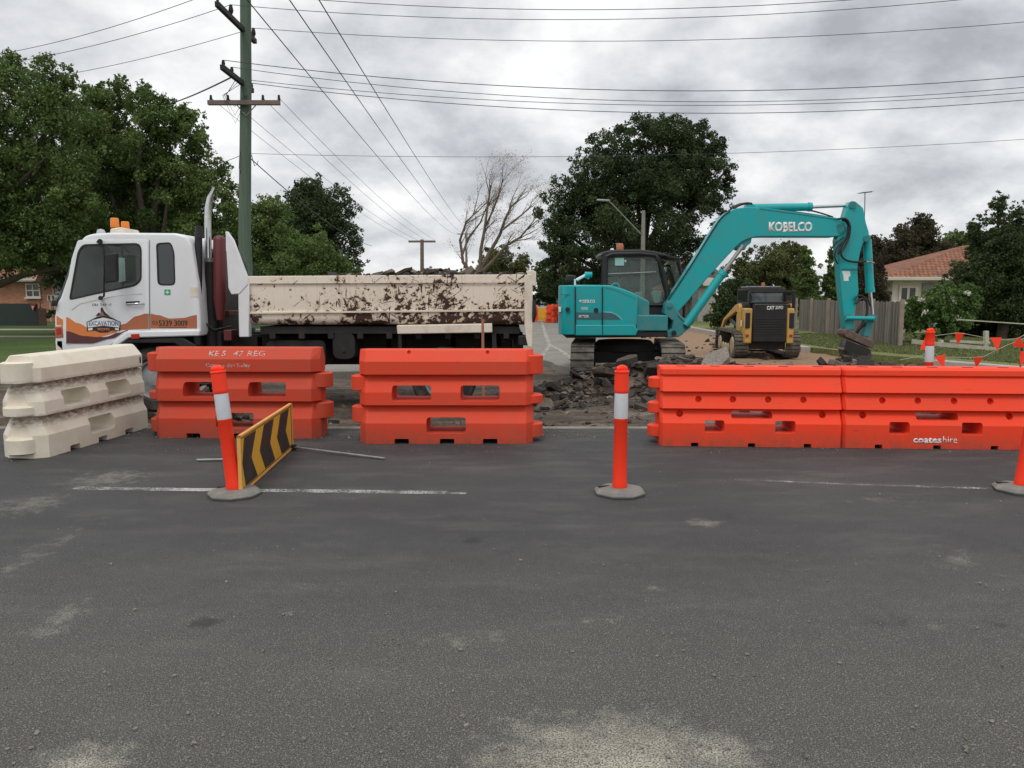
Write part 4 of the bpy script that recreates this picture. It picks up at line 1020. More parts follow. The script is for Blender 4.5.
# tray
def box_px(b_, x0, y0, x1, y1, Y0, Y1, mi=0):
    q = TL([(x0, y0), (x1, y0), (x1, y1), (x0, y1)]); b_.prism(q, Y0, Y1, mi)
b = MB()
zb = T(0, 325)[1]; zt = T(0, 284)[1]; xa, xb_ = T(249, 300)[0], T(526, 300)[0]
# side wall with a rounded turn-under, floor, far wall
for s_, yo in ((1, TY + .03), (-1, TYF - .03)):
    sec = [(yo, zt), (yo, zb + .10), (yo + s_ * .015, zb + .045), (yo + s_ * .055, zb + .01), (yo + s_ * .12, zb), (yo + s_ * .12, zb + .035), (yo + s_ * .05, zb + .06), (yo + s_ * .04, zb + .12), (yo + s_ * .04, zt)]
    n_ = len(sec); vs = [(x, y, z) for x in (xa, xb_) for y, z in sec]
    b.add(vs, [tuple(range(n_)), tuple(range(n_, 2 * n_))] + [(i, (i + 1) % n_, n_ + (i + 1) % n_, n_ + i) for i in range(n_)])
b.box(xa, xb_, TY + .14, TYF - .14, zb + .002, zb + .035)
tray = b.build('tray', 'rusty', tr, smooth=40)
for yo in (TY, TYF - .09):
    b = MB(); q = TL([(238, 276.2), (533, 274.3), (533, 283), (238, 284)]); b.prism(q, yo, yo + .09); b.build('top_rail', 'rusty2', tray, bevel=.008) if 'rusty2' in M else b.build('top_rail', 'rusty', tray, bevel=.008)
b = MB(); b.prism(TL([(249, 312.2), (526, 309), (526, 311.2), (249, 314)]), TY + .002, TY + .04); b.build('side_rib', 'cream', tray, bevel=.004)
for k_ in (450, 380, 310):
    pass
b = MB(); b.prism(TL([(238.5, 283.5), (249.5, 283.5), (249.5, 337), (239.5, 337)]), TY - .02, TY + .10); b.build('corner_post', 'white', tray, bevel=.01)
b = MB(); b.prism(TL([(226, 231.5), (228, 231.5), (234, 240), (248, 277), (249, 284), (240, 294), (232, 294.5), (229, 288)]), TY - .03, TY + .03); b.build('headboard_wing', 'white', tray, bevel=.01)
b = MB(); b.prism(TL([(240, 277), (243.5, 277), (243.5, 325), (239, 325)]), TY + .105, TYF - .1); b.build('headboard', 'cream', tray, bevel=.01)
b = MB(); b.prism(TL([(235, 293), (240, 293), (240.5, 337), (236, 337)]), TY + .12, TY + .3); b.build('headboard_support', 'timber', tray, bevel=.006)
# rear post and tailgate
b = MB(); b.prism(TL([(524.5, 275), (532.5, 274), (532.6, 347), (528, 347), (526, 338), (524.5, 325)]), TY - .02, TY + .08); b.build('tail_post', 'cream', tray, bevel=.008)
b = MB(); b.prism(TL([(526, 271), (533, 270), (536.2, 272), (536.2, 286), (533, 286)]), TY - .01, TY + .1); b.build('tailgate_hinge', 'cream', tray, bevel=.01)
b = MB(); b.prism(TL([(528.5, 277), (532, 276), (532.5, 337), (528.5, 337)]), TY + .09, TYF - .09); b.build('tailgate', 'rusty', tray, bevel=.008)
b = MB(); b.prism(TL([(397, 325.2), (492, 323.4), (492.5, 332.5), (397.5, 334)]), TY - .03, TY + .5); b.build('wheel_guard', 'cream', tr, bevel=.012)
for (xq, w1) in ((399.5, 3.2), (494, 4)):
    b = MB(); b.prism(TL([(xq - w1 / 2, 334), (xq + w1 / 2, 334), (xq + w1 / 2 + 2, 385), (xq - w1 / 2 + 1, 385)]), TY + .02, TY + .55); b.build('mud_flap', 'black', tr, smooth=0)
b = MB(); b.obox(T3(524, 340, TY + .2), (.17, .3, .14)); b.build('tail_lamp', 'black', tr, bevel=.01)
b = MB(); b.tube([T3(500, 332, TY + .2), T3(503, 342, TY + .2), T3(512, 338, TY + .2), T3(514, 350, TY + .22)], .012, 6); b.build('cable', 'hose', tr)
b = MB(); b.tube([T3(512, 334, TY + .5), T3(513, 352, TY + .5)], .02, 6); b.build('tow_fitting', 'dark', tr)
b = MB(); b.tube([T3(534, 300, TY - .03), T3(534.5, 314, TY - .04), T3(533.5, 322, TY - .02)], [.02, .035, .018], 6); b.build('tailgate_chain', 'dark', tr)
# load of broken road, a thing resting in the tray
def spl(rr):
    xA, xB = T(262, 0)[0], T(524, 0)[0]; ztop = T(0, 276)[1]
    for _ in range(2400):
        u = rr.random(); x = xA + (xB - xA) * u; y = rr.uniform(TY + .2, TYF - .2)
        k = (y - TY) / TYW; prof = .02 + .06 * math.sin(max(0, (u - .1)) * 9) ** 2 + (.10 * math.exp(-((u - .60) / .12) ** 2)) + .09 * math.exp(-((u - .80) / .10) ** 2) - .13 * math.exp(-(u / .12) ** 2)
        z = ztop + (prof - .03) * math.sin(math.pi * k) ** .6 - .04 + rr.gauss(0, .02); z -= .02; s = min(.13, rr.lognormvariate(-3.3, .55)); yield x, y, z, s, max(.02, s * .35)
    for u, dz, s in ((.22, .03, .2), (.30, .03, .16), (.40, .05, .17), (.45, .08, .13), (.51, .09, .15), (.56, .05, .11), (.62, .08, .10), (.76, .06, .2), (.86, .03, .16), (.95, .04, .16)):
        yield xA + (xB - xA) * u, TY + rr.uniform(.25, .6), ztop + dz - .03, s, .045
chunks('rubble', 'broken asphalt and clods piled along the top of the tipper tray', 'rubble', spl, 9)

# ================================================================== EXCAVATOR
EY = 15.0; EYF = 17.15; BY = 15.75
def E3(px, py, Y): p = P(px, py, Y); return (p.x, Y, p.z)
eo = P(634, 400, 16); ex = world_thing('excavator', 'teal tracked excavator with its arm reaching right and a tilted bucket', 'excavator', (eo.x, 16.1, -.12))
def eprism(name, pts, Y0, Y1, m, parent=ex, bevel=.03, r=0.0, Yp=None, seg=3, smooth=35):
    q = TL(pts, Yp or Y0)
    if r: q = rpoly(q, r, 4)
    b_ = MB(); b_.prism(q, Y0, Y1); return b_.build(name, m, parent, bevel=bevel, seg=seg, smooth=smooth)
b = MB(); pl = [(P(576, 300, 15.0).x, 15.02), (P(568, 300, 15.03).x, 15.02), (P(562, 300, 15.1).x, 15.10), (P(559.2, 300, 15.3).x, 15.30), (P(558.4, 300, 15.7).x, 15.7), (P(558.6, 300, 16.2).x, 16.2), (P(562, 300, 16.8).x, 16.8), (P(570, 300, 17.1).x, 17.12), (P(576, 300, 15).x, EYF)]
b.prismz(pl, P(0, 335, EY).z, P(0, 285.2, EY).z); rear = b.build('counterweight', 'teal', ex, bevel=.06, seg=3, smooth=45)
mid = eprism('engine_cover', [(575, 284.8), (603, 285), (603, 336), (575, 336)], EY, EYF, 'teal', bevel=.03)
sidep = eprism('side_cover', [(602, 285), (610, 285.2), (622, 288.5), (636, 294), (638, 300), (637, 324), (634, 336), (602, 336)], EY, EY + .9, 'teal', r=.03, bevel=.05)
eprism('front_cover', [(630, 293.5), (637, 295), (649.5, 301.2), (649.5, 331), (632, 331)], EY + .1, EY + .85, 'teal_d', bevel=.03)
eprism('tool_box', [(636, 315), (668, 315.5), (668, 331), (636, 331)], EY + .05, EY + .55, 'teal_d', bevel=.02)
eprism('deck', [(566, 333.5), (668, 331), (668, 337), (566, 338)], EY + .08, EYF - .05, 'dark', bevel=.02)
eprism('skirt', [(575, 325), (634, 325), (638, 330), (636, 335.5), (575, 335.5)], EY - .02, EY + .3, 'teal', bevel=.015)
for x in (575.3, 602.6):
    eprism('cover_gap', [(x - .45, 287), (x + .45, 287), (x + .45, 334.5), (x - .45, 334.5)], EY - .023, EY + .02, 'black', bevel=0, smooth=0)
eprism('cover_line', [(605, 287), (612, 288.2), (624, 293), (636, 298.6), (636, 299.4), (623.6, 294), (612, 289.6), (605, 288.2)], EY - .004, EY + .02, 'teal_d', bevel=0, smooth=0)
eprism('grey_decal', [(576.3, 312.3), (601.8, 312.6), (601.8, 319.6), (576.3, 319.6)], EY - .004, EY + .02, 'decal', bevel=0, smooth=0) if 'decal' in M else None
M['decal'] = MAT('grey_teal_decal', (.035, .13, .15), .4, dirt=.3)
M['decal_l'] = MAT('pale_decal_edge', (.25, .55, .55), .4, dirt=.3)
eprism('grey_decal', [(576.3, 312.3), (601.8, 312.6), (601.8, 319.6), (576.3, 319.6)], EY - .004, EY + .02, 'decal', bevel=0, smooth=0)
eprism('grey_decal', [(603.4, 312.2), (611, 312.8), (616, 314.8), (619, 317), (621.5, 319.6), (603.4, 319.6)], EY - .004, EY + .02, 'decal', bevel=0, smooth=0)
eprism('decal_edge', [(603.4, 311.5), (611, 312), (616.4, 314.2), (619.6, 316.6), (622.3, 319.8), (621.5, 319.8), (618.8, 317.1), (616, 314.9), (611, 312.9), (603.4, 312.3)], EY - .005, EY + .02, 'decal_l', bevel=0, smooth=0)
def etext(s, x0, x1, y0, y1, Y, m, bold=.0, name='lettering', off=.006, parent=ex, **k):
    p0 = P(x0, y1, Y); p1 = P(x1, y0, Y)
    return text(name, s, m, parent, ((p0.x + p1.x) / 2, Y - off, (p0.z + p1.z) / 2), p1.x - p0.x, p1.z - p0.z, bold, **k)
etext('KOBELCO', 579.5, 595, 299.8, 303, EY, 'letter_w', .03, off=.003)
etext('SK75SR', 578.5, 589, 315, 318, EY, 'letter_w', .02, off=.007)
eprism('warning_label', [(581, 307), (588, 307), (588, 310), (581, 310)], EY - .004, EY + .02, 'mint', bevel=0, smooth=0)
for x, yy in ((567.5, 309.5), (596, 310.2)):
    b = MB(); p = E3(x, yy, EY); b.cyl((p[0], EY - .02, p[2]), (p[0], EY + .02, p[2]), .045, n=20); b.build('latch', 'black', ex)
eprism('rear_lamp', [(559.0, 307), (561.2, 307), (561.2, 312), (559.0, 312)], EY + .08, EY + .3, 'paper', bevel=.005)
eprism('panel_outline', [(559.5, 294), (569.5, 294), (569.5, 294.8), (559.5, 294.8)], EY + .013, EY + .03, 'teal_d', bevel=0)
# mirrors and exhaust on the rear deck
b = MB(); p = E3(571, 278.5, EY + .8); b.obox(p, (.20, .12, .14), (0, .1, .1)); b.build('mirror', 'black', ex, bevel=.03)
b = MB(); b.tube([E3(575, 286, EY + .7), E3(575, 279, EY + .7)], .02, 6); b.tube([E3(576.5, 280, EY + .7), E3(586, 275, EY + .7)], .03, 8); b.build('mirror_arm', 'paper', ex)
b = MB(); b.cyl(E3(585, 275, EY + .7), E3(592, 274.5, EY + .7), .065, .05, 14); b.cyl(E3(588, 279, EY + .7), E3(588, 274, EY + .7), .03); b.build('work_lamp', 'teal', ex, smooth=40)
eprism('grab_rail', [(611, 285.5), (614, 282.6), (618, 282.8), (620, 287), (619, 287), (617.5, 284), (614.5, 283.8), (612, 286)], EY + .3, EY + .33, 'teal', bevel=.004)
# cab: posts, roof, glazing, seat
CY0, CY1 = 16.0, 17.1
cabt = thing('cab', None, None); cabt.parent = ex; cabt['_o'] = ex['_o']
def post(name, pts, r, Y, m='black', parent=cabt):
    b_ = MB(); b_.tube([E3(a, c, Y) for a, c in pts], r, 8); return b_.build(name, m, parent, smooth=50)
for Yp in (CY0, CY1):
    post('rear_pillar', [(604, 320), (604.5, 285), (605, 256)], .065, Yp)
    post('front_pillar', [(668, 322), (668, 296), (661.5, 268), (657.5, 257)], .06, Yp)
    post('roof_side', [(604.5, 257.5), (612, 254), (640, 253.5), (655, 255), (659, 259)], .045, Yp)
    post('lower_rail', [(604, 297), (640, 305), (668, 305)], .04, Yp)
eprism('roof', [(601, 256), (603, 251.5), (612, 249.8), (640, 249.4), (655, 251), (668, 254.5), (668, 257.5), (657, 256), (604, 257)], CY0 - .03, CY1 + .03, 'black', parent=cabt, bevel=.03)
eprism('visor', [(655, 252.5), (680, 257.5), (681, 259.5), (657, 256.5)], CY0 + .05, CY1 - .05, 'dark', parent=cabt, bevel=.01)
eprism('side_window', [(606.5, 258.5), (655, 257), (661, 270), (667, 297), (667, 305), (606.5, 300)], CY0 + .02, CY0 + .028, 'clear', parent=cabt, bevel=0, smooth=0)
eprism('side_window', [(606.5, 258.5), (655, 257), (661, 270), (667, 297), (667, 305), (606.5, 300)], CY1 - .03, CY1 - .022, 'clear', parent=cabt, bevel=0, smooth=0)
eprism('windscreen', [(660.5, 260), (662, 259), (676, 262), (683, 290), (681, 291), (674, 263.5)], CY0 + .08, CY1 - .08, 'clear', parent=cabt, bevel=0, smooth=0)
post('guard_post', [(678, 258.5), (684, 290), (684, 318)], .035, CY1)
eprism('lower_cab_panel', [(604, 300), (650, 306), (668, 306), (668, 334), (604, 334)], CY0 + .0, CY1, 'black', parent=cabt, bevel=.02)
post('hand_rail', [(608, 274), (656, 272)], .012, CY0 - .01, 'steel')
eprism('sun_sticker', [(615, 257.8), (624, 257.8), (624, 265.5), (615, 265.5)], CY0 + .008, CY0 + .018, 'mint', parent=cabt, bevel=0, smooth=0)
b = MB(); p = E3(624, 296, 16.6); b.obox((p[0], 16.6, p[2]), (.16, .5, .75), (0, -.12, 0)); b.obox((p[0] + .22, 16.6, p[2] - .30), (.5, .5, .15)); b.build('seat', 'seat', cabt, bevel=.04, seg=3)
eprism('console', [(652, 292), (656, 290.5), (662, 291.5), (660, 306), (655, 308)], CY0 + .12, CY0 + .28, 'mint', parent=cabt, bevel=.02)
eprism('arm_pod', [(636, 292), (642, 292), (643, 301), (637, 301)], CY0 + .12, CY0 + .3, 'mint', parent=cabt, bevel=.02)
b = MB(); p = E3(619.8, 249.5, 16.35); b.lathe([(.075, p[2] - .02), (.078, p[2]), (.070, p[2] + .11), (.06, p[2] + .125)], 18, (p[0], 16.35)); b.build('beacon', 'beacon_red', ex, smooth=40) if 'beacon_red' in M else b.build('beacon', 'or_d', ex, smooth=40)
b = MB(); p = E3(612.2, 249.8, 16.2); b.lathe([(.04, p[2] - .02), (.04, p[2] + .01), (.02, p[2] + .03)], 12, (p[0], 16.2)); b.build('gps_dome', 'paper', ex, smooth=40)
# swing bracket and cylinder
eprism('swing_bracket', [(666, 304), (668.5, 301), (672, 301.5), (676, 308), (681, 316), (690, 322), (691, 327), (685, 332), (679, 337), (668, 338), (664, 333), (672, 329), (673, 321), (664, 314)], BY - .06, BY + .45, 'teal_d', bevel=.02)
for (a_, r_, m_) in (((669.5, 305), .055, 'teal_d'), ((686.5, 325.5), .06, 'dark'), ((674, 333), .05, 'dark')):
    b = MB(); b.cyl(E3(*a_, BY - .09), E3(*a_, BY + .5), r_); b.build('pin', m_, ex, smooth=40)
b = MB(); b.tube([E3(632, 332.3, BY - .6), E3(645, 333, BY - .6)], [.055, .06], 14); b.build('swing_cylinder', 'teal', ex, smooth=50)
b = MB(); b.tube([E3(645, 333, BY - .6), E3(665, 333.6, BY - .45)], .028, 12); b.build('swing_rod', 'chrome', ex, smooth=50)
# boom
boom = [(664.5, 309), (668, 300.5), (703, 246.5), (720, 219), (727, 212), (735, 208.4), (750, 206.6), (762, 208), (838, 219), (845, 222), (847, 229), (843, 235), (836, 236.8), (765, 236.6), (754, 237), (743, 241), (737, 246), (721.6, 262.5), (706, 280), (689, 300), (681, 309), (675, 314), (667, 314)]
bo = eprism('boom', boom, BY, BY + .34, 'teal', bevel=.018, r=.08)
eprism('boom_bracket', [(735, 240), (752, 237.5), (751, 243), (747, 246), (745, 250), (739, 250), (733, 247)], BY + .04, BY + .30, 'teal_d', bevel=.01)
eprism('boom_edge', [(760, 207), (838, 218), (838, 219.6), (760, 208.8)], BY - .012, BY + .352, 'teal', bevel=.003)
etext('KOBELCO', 768.5, 812.5, 221.8, 232, BY, 'letter_w', .045, off=.003, parent=bo)
def tcyl(name, a, c, r, Y, m, parent=ex, n=16):
    b_ = MB(); b_.tube([E3(*a, Y), E3(*c, Y)], r, n); return b_.build(name, m, parent, smooth=50)
YB = BY + .17
tcyl('lift_cylinder', (685.5, 325.5), (722.5, 273.5), .088, BY - .02, 'teal'); tcyl('cylinder_collar', (721, 275.6), (724, 271.5), .10, BY - .02, 'teal'); tcyl('lift_rod', (723, 273), (743, 245.5), .042, BY - .02, 'steel')
tcyl('arm_cylinder', (752, 207.8), (810.5, 207), .080, YB, 'teal'); tcyl('cylinder_collar', (808, 207), (811.5, 207), .092, YB, 'teal'); tcyl('arm_rod', (811, 207), (850, 205.3), .034, YB, 'chrome')
eprism('cylinder_mount', [(746, 211), (748, 203.5), (753, 203.5), (762, 211)], YB - .13, YB + .13, 'teal', bevel=.01)
# stick
st = [(844, 219.5), (848.5, 204), (851, 201), (855.5, 201.2), (859, 204), (863.5, 208), (866, 222), (869.3, 233), (868, 240), (863, 243), (860.5, 252), (857.5, 268), (858.8, 292), (855.5, 307), (853.6, 330), (845.5, 329), (843.6, 314), (840.8, 290), (839, 266), (837, 240)]
ar = eprism('stick', st, BY + .02, BY + .26, 'teal', bevel=.016, r=.03)
eprism('stick_plate', [(840.3, 267), (857.5, 267), (857.5, 269.5), (840.3, 269.5)], BY + .0, BY + .28, 'teal', bevel=.005)
eprism('stick_sticker', [(842, 271), (850, 271), (850.5, 276), (848.5, 277), (848.7, 281), (843.8, 281), (843.5, 276)], BY + .014, BY + .03, 'paper', bevel=0, smooth=0)
for a, r_ in (((839.5, 228.5), .09), ((852.5, 204.8), .07), ((848.5, 318), .085), ((866.5, 238.5), .06), ((873, 318), .075), ((849, 334), .07)):
    b = MB(); b.cyl(E3(*a, BY - .02), E3(*a, BY + .30), r_, n=18); b.build('pin', 'teal_d', ex, smooth=40)
tcyl('bucket_cylinder', (867, 239.5), (870, 290), .085, YB, 'teal'); tcyl('cylinder_collar', (869.8, 288), (870.1, 292.5), .095, YB, 'teal'); tcyl('bucket_rod', (870, 291), (872.4, 316), .036, YB, 'chrome')
b = MB(); b.tube([E3(846, 318, BY - .04), E3(874, 318.5, BY - .04)], .045, 10); b.build('link_bar', 'teal', ex, smooth=40)
b = MB(); b.tube([E3(846, 318, BY + .30), E3(874, 318.5, BY + .30)], .045, 10); b.build('link_bar', 'teal', ex, smooth=40)
eprism('bucket_link', [(869.5, 317), (875.5, 317), (873, 326), (870, 337), (863.5, 336), (866, 325)], BY + .05, BY + .29, 'teal_d', bevel=.01)
b = MB(); b.tube([E3(856.5, 333, BY + .1), E3(860, 328, BY + .1), E3(871, 319, BY + .1)], .035, 8); b.build('tilt_cylinder', 'black', ex, smooth=50)
M['hitch'] = MAT('worn_brown_steel', (.13, .085, .07), .6, .3, dirt=.8, dirtc=(.25, .20, .16), scale=9)
eprism('tilt_hitch', [(844.5, 330), (849, 328.5), (857, 333.5), (873, 341), (875, 344), (872.5, 348.5), (866, 346), (846, 337), (843.6, 334)], BY - .08, BY + .26, 'hitch', bevel=.015)
M['bucket_m'] = MAT('scuffed_black_steel', (.022, .021, .02), .5, .3, dirt=.95, dirtc=(.20, .165, .13), scale=7)
eprism('bucket', [(847.5, 339.5), (871.5, 349), (872, 355), (870, 362), (864, 366), (856, 366), (849, 362), (845, 352)], BY - .16, BY + .18, 'bucket_m', bevel=.02, r=.05)
eprism('bucket_lip', [(843.5, 350), (845, 347.5), (866.5, 356.5), (865, 359)], BY - .17, BY + .19, 'hitch', bevel=.006)
eprism('bucket_side_plate', [(846.5, 340), (870.5, 349.5), (865.5, 358), (844, 350)], BY - .172, BY - .162, 'dark', bevel=0.0)
for k_ in range(4):
    x_ = 848 + k_ * 5; eprism('bucket_tooth', [(x_, 363), (x_ + 2.6, 363.6), (x_ + 2.2, 369.5), (x_ + 1.2, 369.5)], BY - .12 + .05 * k_, BY - .05 + .05 * k_, 'hitch', bevel=.004)
# hydraulic hoses
def hose(pts, Y, r=.022, parent=ex):
    b_ = MB(); v_ = [Vector(E3(*p, Y)) for p in pts]
    out = []
    for i in range(len(v_) - 1):
        p0 = v_[max(i - 1, 0)]; p1 = v_[i]; p2 = v_[i + 1]; p3 = v_[min(i + 2, len(v_) - 1)]
        for k in range(5):
            t_ = k / 5; out.append(.5 * ((2 * p1) + (-p0 + p2) * t_ + (2 * p0 - 5 * p1 + 4 * p2 - p3) * t_ ** 2 + (-p0 + 3 * p1 - 3 * p2 + p3) * t_ ** 3))
    out.append(v_[-1]); b_.tube(out, r, 8); return b_.build('hose', 'hose', parent, smooth=60)
hose([(842, 220), (846, 221), (848.5, 227), (847, 236), (842, 245), (838, 254)], BY - .06, .028)
hose([(838, 219), (846, 219), (850, 226), (849, 237), (844, 248), (841, 254), (846, 260), (857, 262), (866, 261)], BY - .10, .022)
hose([(844, 237), (836, 243), (831, 250), (832, 256)], BY - .03, .015)
hose([(842, 242), (836, 250), (835, 258), (838, 264)], BY - .06, .017)
hose([(731, 215), (736, 207), (745, 203.5), (752, 203.8)], BY + .05, .024); hose([(722, 221), (731, 209), (741, 203.8), (750, 204.5)], BY + .2, .02)
hose([(668, 300), (690, 267), (718, 222), (730, 211)], BY - .012, .014)
hose([(762, 209), (785, 211), (812, 214.5), (838, 219)], BY + .03, .018); hose([(790, 210.5), (800, 209.2), (815, 211.5), (833, 217)], BY + .20, .016)
hose([(854, 300), (858, 296), (862, 296), (868, 300), (870.5, 306)], BY - .03, .018); hose([(856, 304), (861, 299), (866, 301), (867, 312), (863, 322), (858, 330)], BY - .03, .024)
b = MB(); b.tube([E3(858, 262, BY + .0), E3(870, 262, BY + .0), E3(874, 263, BY + .0)], .018, 8); b.tube([E3(872, 258, BY), E3(872, 264, BY)], .015, 6); b.build('hose_clamp', 'steel', ex)
hose([(664, 300), (658, 305), (655, 312), (658, 318), (666, 320)], BY + .3, .03); hose([(668, 296), (660, 300), (652, 306), (652, 316)], BY + .45, .03)
hose([(678, 316), (684, 322), (690, 325), (694, 320)], BY - .05, .015)
# tracks (pointing along the street), with steel-backed rubber pads
def track(pxc, w_, parent, Yn, Yf, zb_, r_, pad, mat_='track', nm='track', origin=None, X=None):
    xc = X if X is not None else P(pxc, 350, Yn).x
    outl = []
    for k in range(13): a = math.pi / 2 + math.pi * k / 12; outl.append((Yn + r_ + r_ * math.cos(a), zb_ + r_ + r_ * math.sin(a)))
    for k in range(13): a = -math.pi / 2 + math.pi * k / 12; outl.append((Yf - r_ + r_ * math.cos(a), zb_ + r_ + r_ * math.sin(a)))
    n_ = len(outl); b_ = MB()
    vs = [(x, y, z) for x in (xc - w_ / 2, xc + w_ / 2) for y, z in outl]
    inn = [(Yn + r_ + (y - Yn - r_) * .82 if y < Yn + r_ else (Yf - r_ + (y - Yf + r_) * .82 if y > Yf - r_ else y), zb_ + r_ + (z - zb_ - r_) * .82) for y, z in outl]
    vs += [(x, y, z) for x in (xc - w_ / 2, xc + w_ / 2) for y, z in inn]
    fs = []
    for i in range(n_):
        j = (i + 1) % n_
        fs += [(i, j, n_ + j, n_ + i), (2 * n_ + i, 3 * n_ + i, 3 * n_ + j, 2 * n_ + j), (i, 2 * n_ + i, 2 * n_ + j, j), (n_ + i, n_ + j, 3 * n_ + j, 3 * n_ + i)]
    b_.add(vs, fs)
    per = 2 * (Yf - Yn - 2 * r_) + 2 * math.pi * r_; np_ = int(per / pad)
    st_ = Yf - Yn - 2 * r_
    for k in range(np_):
        s_ = per * k / np_
        if s_ < st_: y, z, a = Yn + r_ + s_, zb_ + 2 * r_, 0
        elif s_ < st_ + math.pi * r_: th = (s_ - st_) / r_; y, z, a = Yf - r_ + r_ * math.sin(th), zb_ + r_ + r_ * math.cos(th), -th
        elif s_ < 2 * st_ + math.pi * r_: y, z, a = Yf - r_ - (s_ - st_ - math.pi * r_), zb_, math.pi
        else: th = (s_ - 2 * st_ - math.pi * r_) / r_; y, z, a = Yn + r_ - r_ * math.sin(th), zb_ + r_ - r_ * math.cos(th), math.pi - th
        b_.obox((xc, y, z), (w_ * 1.01, pad * .62, .05), (a, 0, 0))
    return b_.build(nm, mat_, parent, bevel=.006, smooth=0)
M['track'] = MAT('dusty_rubber_track', (.045, .042, .038), .85, dirt=.9, dirtc=(.17, .15, .12), scale=5, thr=(.35, .65), bmp=.3)
for pc in (589, 680):
    track(pc + 2, .45, ex, 14.75, 17.45, -.09, .36, .145, nm='track')
    b = MB(); xc = P(pc, 350, 14.75).x; b.box(xc - .1, xc + .1, 15.0, 17.3, .08, .42)
    for k in range(5): b.cyl((xc - .14, 15.2 + .48 * k, .09), (xc + .14, 15.2 + .48 * k, .09), .1, n=14)
    b.cyl((xc - .15, 15.08, .24), (xc + .15, 15.08, .24), .24, n=20); b.cyl((xc - .15, 17.22, .24), (xc + .15, 17.22, .24), .24, n=20); b.build('track_frame', 'dark', ex, bevel=.01)
b = MB(); xl, xr_ = P(589, 350, 14.75).x, P(680, 350, 14.75).x; b.box(xl, xr_, 15.6, 16.7, .22, .46); b.lathe([(.62, .44), (.62, .58), (.55, .66)], 28, ((xl + xr_) / 2, 16.15)); b.build('undercarriage', 'dark', ex, bevel=.02)
# blade faces away from the camera in the photograph: keep it at the far end
b = MB(); b.box(xl - .2, xr_ + .2, 18.15, 18.23, .0, .36); b.box(xl + .3, xl + .42, 16.7, 18.17, .12, .26); b.box(xr_ - .42, xr_ - .3, 16.7, 18.17, .12, .26); b.build('blade', 'dark', ex, bevel=.01)

for o_ in ex.children:
    if o_.name.split('.')[0] in ('track', 'track_frame', 'undercarriage', 'blade'): o_.rotation_euler.z = R(-7)
# ================================================================== TRACK LOADER (seen from behind)
LY = 20.2; lz = -.045
lx = P(768, 350, LY).x
ld = thing('track_loader', 'small yellow and black track loader seen from behind, in front of the paling fence', 'loader', (lx, LY, lz), R(-5))
def lb(name, m, boxes, bevel=.015, parent=ld):
    b_ = MB()
    for q in boxes: b_.box(*q)
    return b_.build(name, m, parent, bevel=bevel)
s = .0267
def trk(x):
    b_ = track(0, .36, ld, .05, 2.55, 0, .34, .10, nm='track', X=x); return b_
for x in (-.66, .66): trk(x)
M['idler'] = MAT('dusty_cream_wheel', (.40, .31, .19), .7, dirt=.7)
for x, d_ in ((-.86, -1), (.86, 1)):
    for (y, z, r_) in ((.42, .30, .24), (1.0, .2, .13), (1.35, .2, .13), (1.7, .2, .13), (2.2, .28, .2)):
        b = MB(); b.cyl((x - d_ * .02, y, z), (x + d_ * .015, y, z), r_, r_ * .85, n=24); b.build('track_roller', 'idler', ld)
lb('chassis', 'dark', [(-.46, .46, .1, 2.4, .22, .60), (-.8, .8, .5, .8, .5, .62)])
eng = lb('rear_door', 'black', [(-.43, .43, -.10, .3, .42, 1.42)], .03)
for k in range(7): lb('grille', 'dark', [(-.36, .36, -.112, -.095, .62 + k * .065, .655 + k * .065)], .003, eng)
for d_ in (-1, 1):
    q = MB(); q.prismz([(d_ * .44, -.06), (d_ * .635, -.03), (d_ * .65, .3), (d_ * .44, .3)], .38, 1.30); q.build('side_post', 'yellow', ld, bevel=.03)
    lb('post_vent', 'black', [(d_ * .56 - .06, d_ * .56 + .06, -.062, -.04, .78, 1.18)], .003)
    lb('tail_lamp', 'red_lens', [(d_ * .56 - .04, d_ * .56 + .04, -.066, -.045, .56, .62)], .005)
    # loader arm: up from the rear tower, sloping down to the front
    b_ = MB(); xs0 = d_ * .665
    prof = [(.32, 1.10), (.33, 1.34), (.45, 1.42), (.9, 1.38), (2.6, .95), (2.95, .70), (3.1, .38), (2.95, .34), (2.8, .66), (2.4, .90), (.8, 1.20), (.5, 1.15), (.4, 1.05)]
    n_ = len(prof); vs = [(xs0 - .045, y, z) for y, z in prof] + [(xs0 + .045, y, z) for y, z in prof]
    b_.add(vs, [tuple(range(n_)), tuple(range(n_, 2 * n_))] + [(i, (i + 1) % n_, n_ + (i + 1) % n_, n_ + i) for i in range(n_)]); b_.build('loader_arm', 'yellow', ld, bevel=.02)
    b_ = MB(); b_.tube([(xs0 - d_ * .05, .5, .72), (xs0 - d_ * .05, 1.9, .92)], .045, 10); b_.build('lift_cylinder', 'black', ld, smooth=50)
    b_ = MB(); b_.box(xs0 - .04, xs0 + .035, .32, .7, .6, 1.15); b_.build('arm_tower', 'yellow', ld, bevel=.02)
lb('side_decal', 'paper', [(-.692, -.68, .1, .2, .82, .98)], 0); 
lb('cab_roof', 'roofgrey' if 'roofgrey' in M else 'dark', [(-.50, .47, .25, 1.75, 1.74, 1.82)], .03)
M['roofgrey'] = MAT('dusty_grey_roof', (.16, .17, .17), .6, dirt=.5)
lb('roof_pad', 'roofgrey', [(-.44, .36, .35, 1.6, 1.825, 1.88)], .03)
for x in (-.5, .42):
    for y in (.28, 1.65): lb('cab_post', 'black', [(x, x + .08, y, y + .08, 1.35, 1.75)], .01)
lb('cab_side', 'black', [(-.5, -.47, .36, 1.65, .9, 1.45), (.47, .5, .36, 1.65, .9, 1.45)], .005)
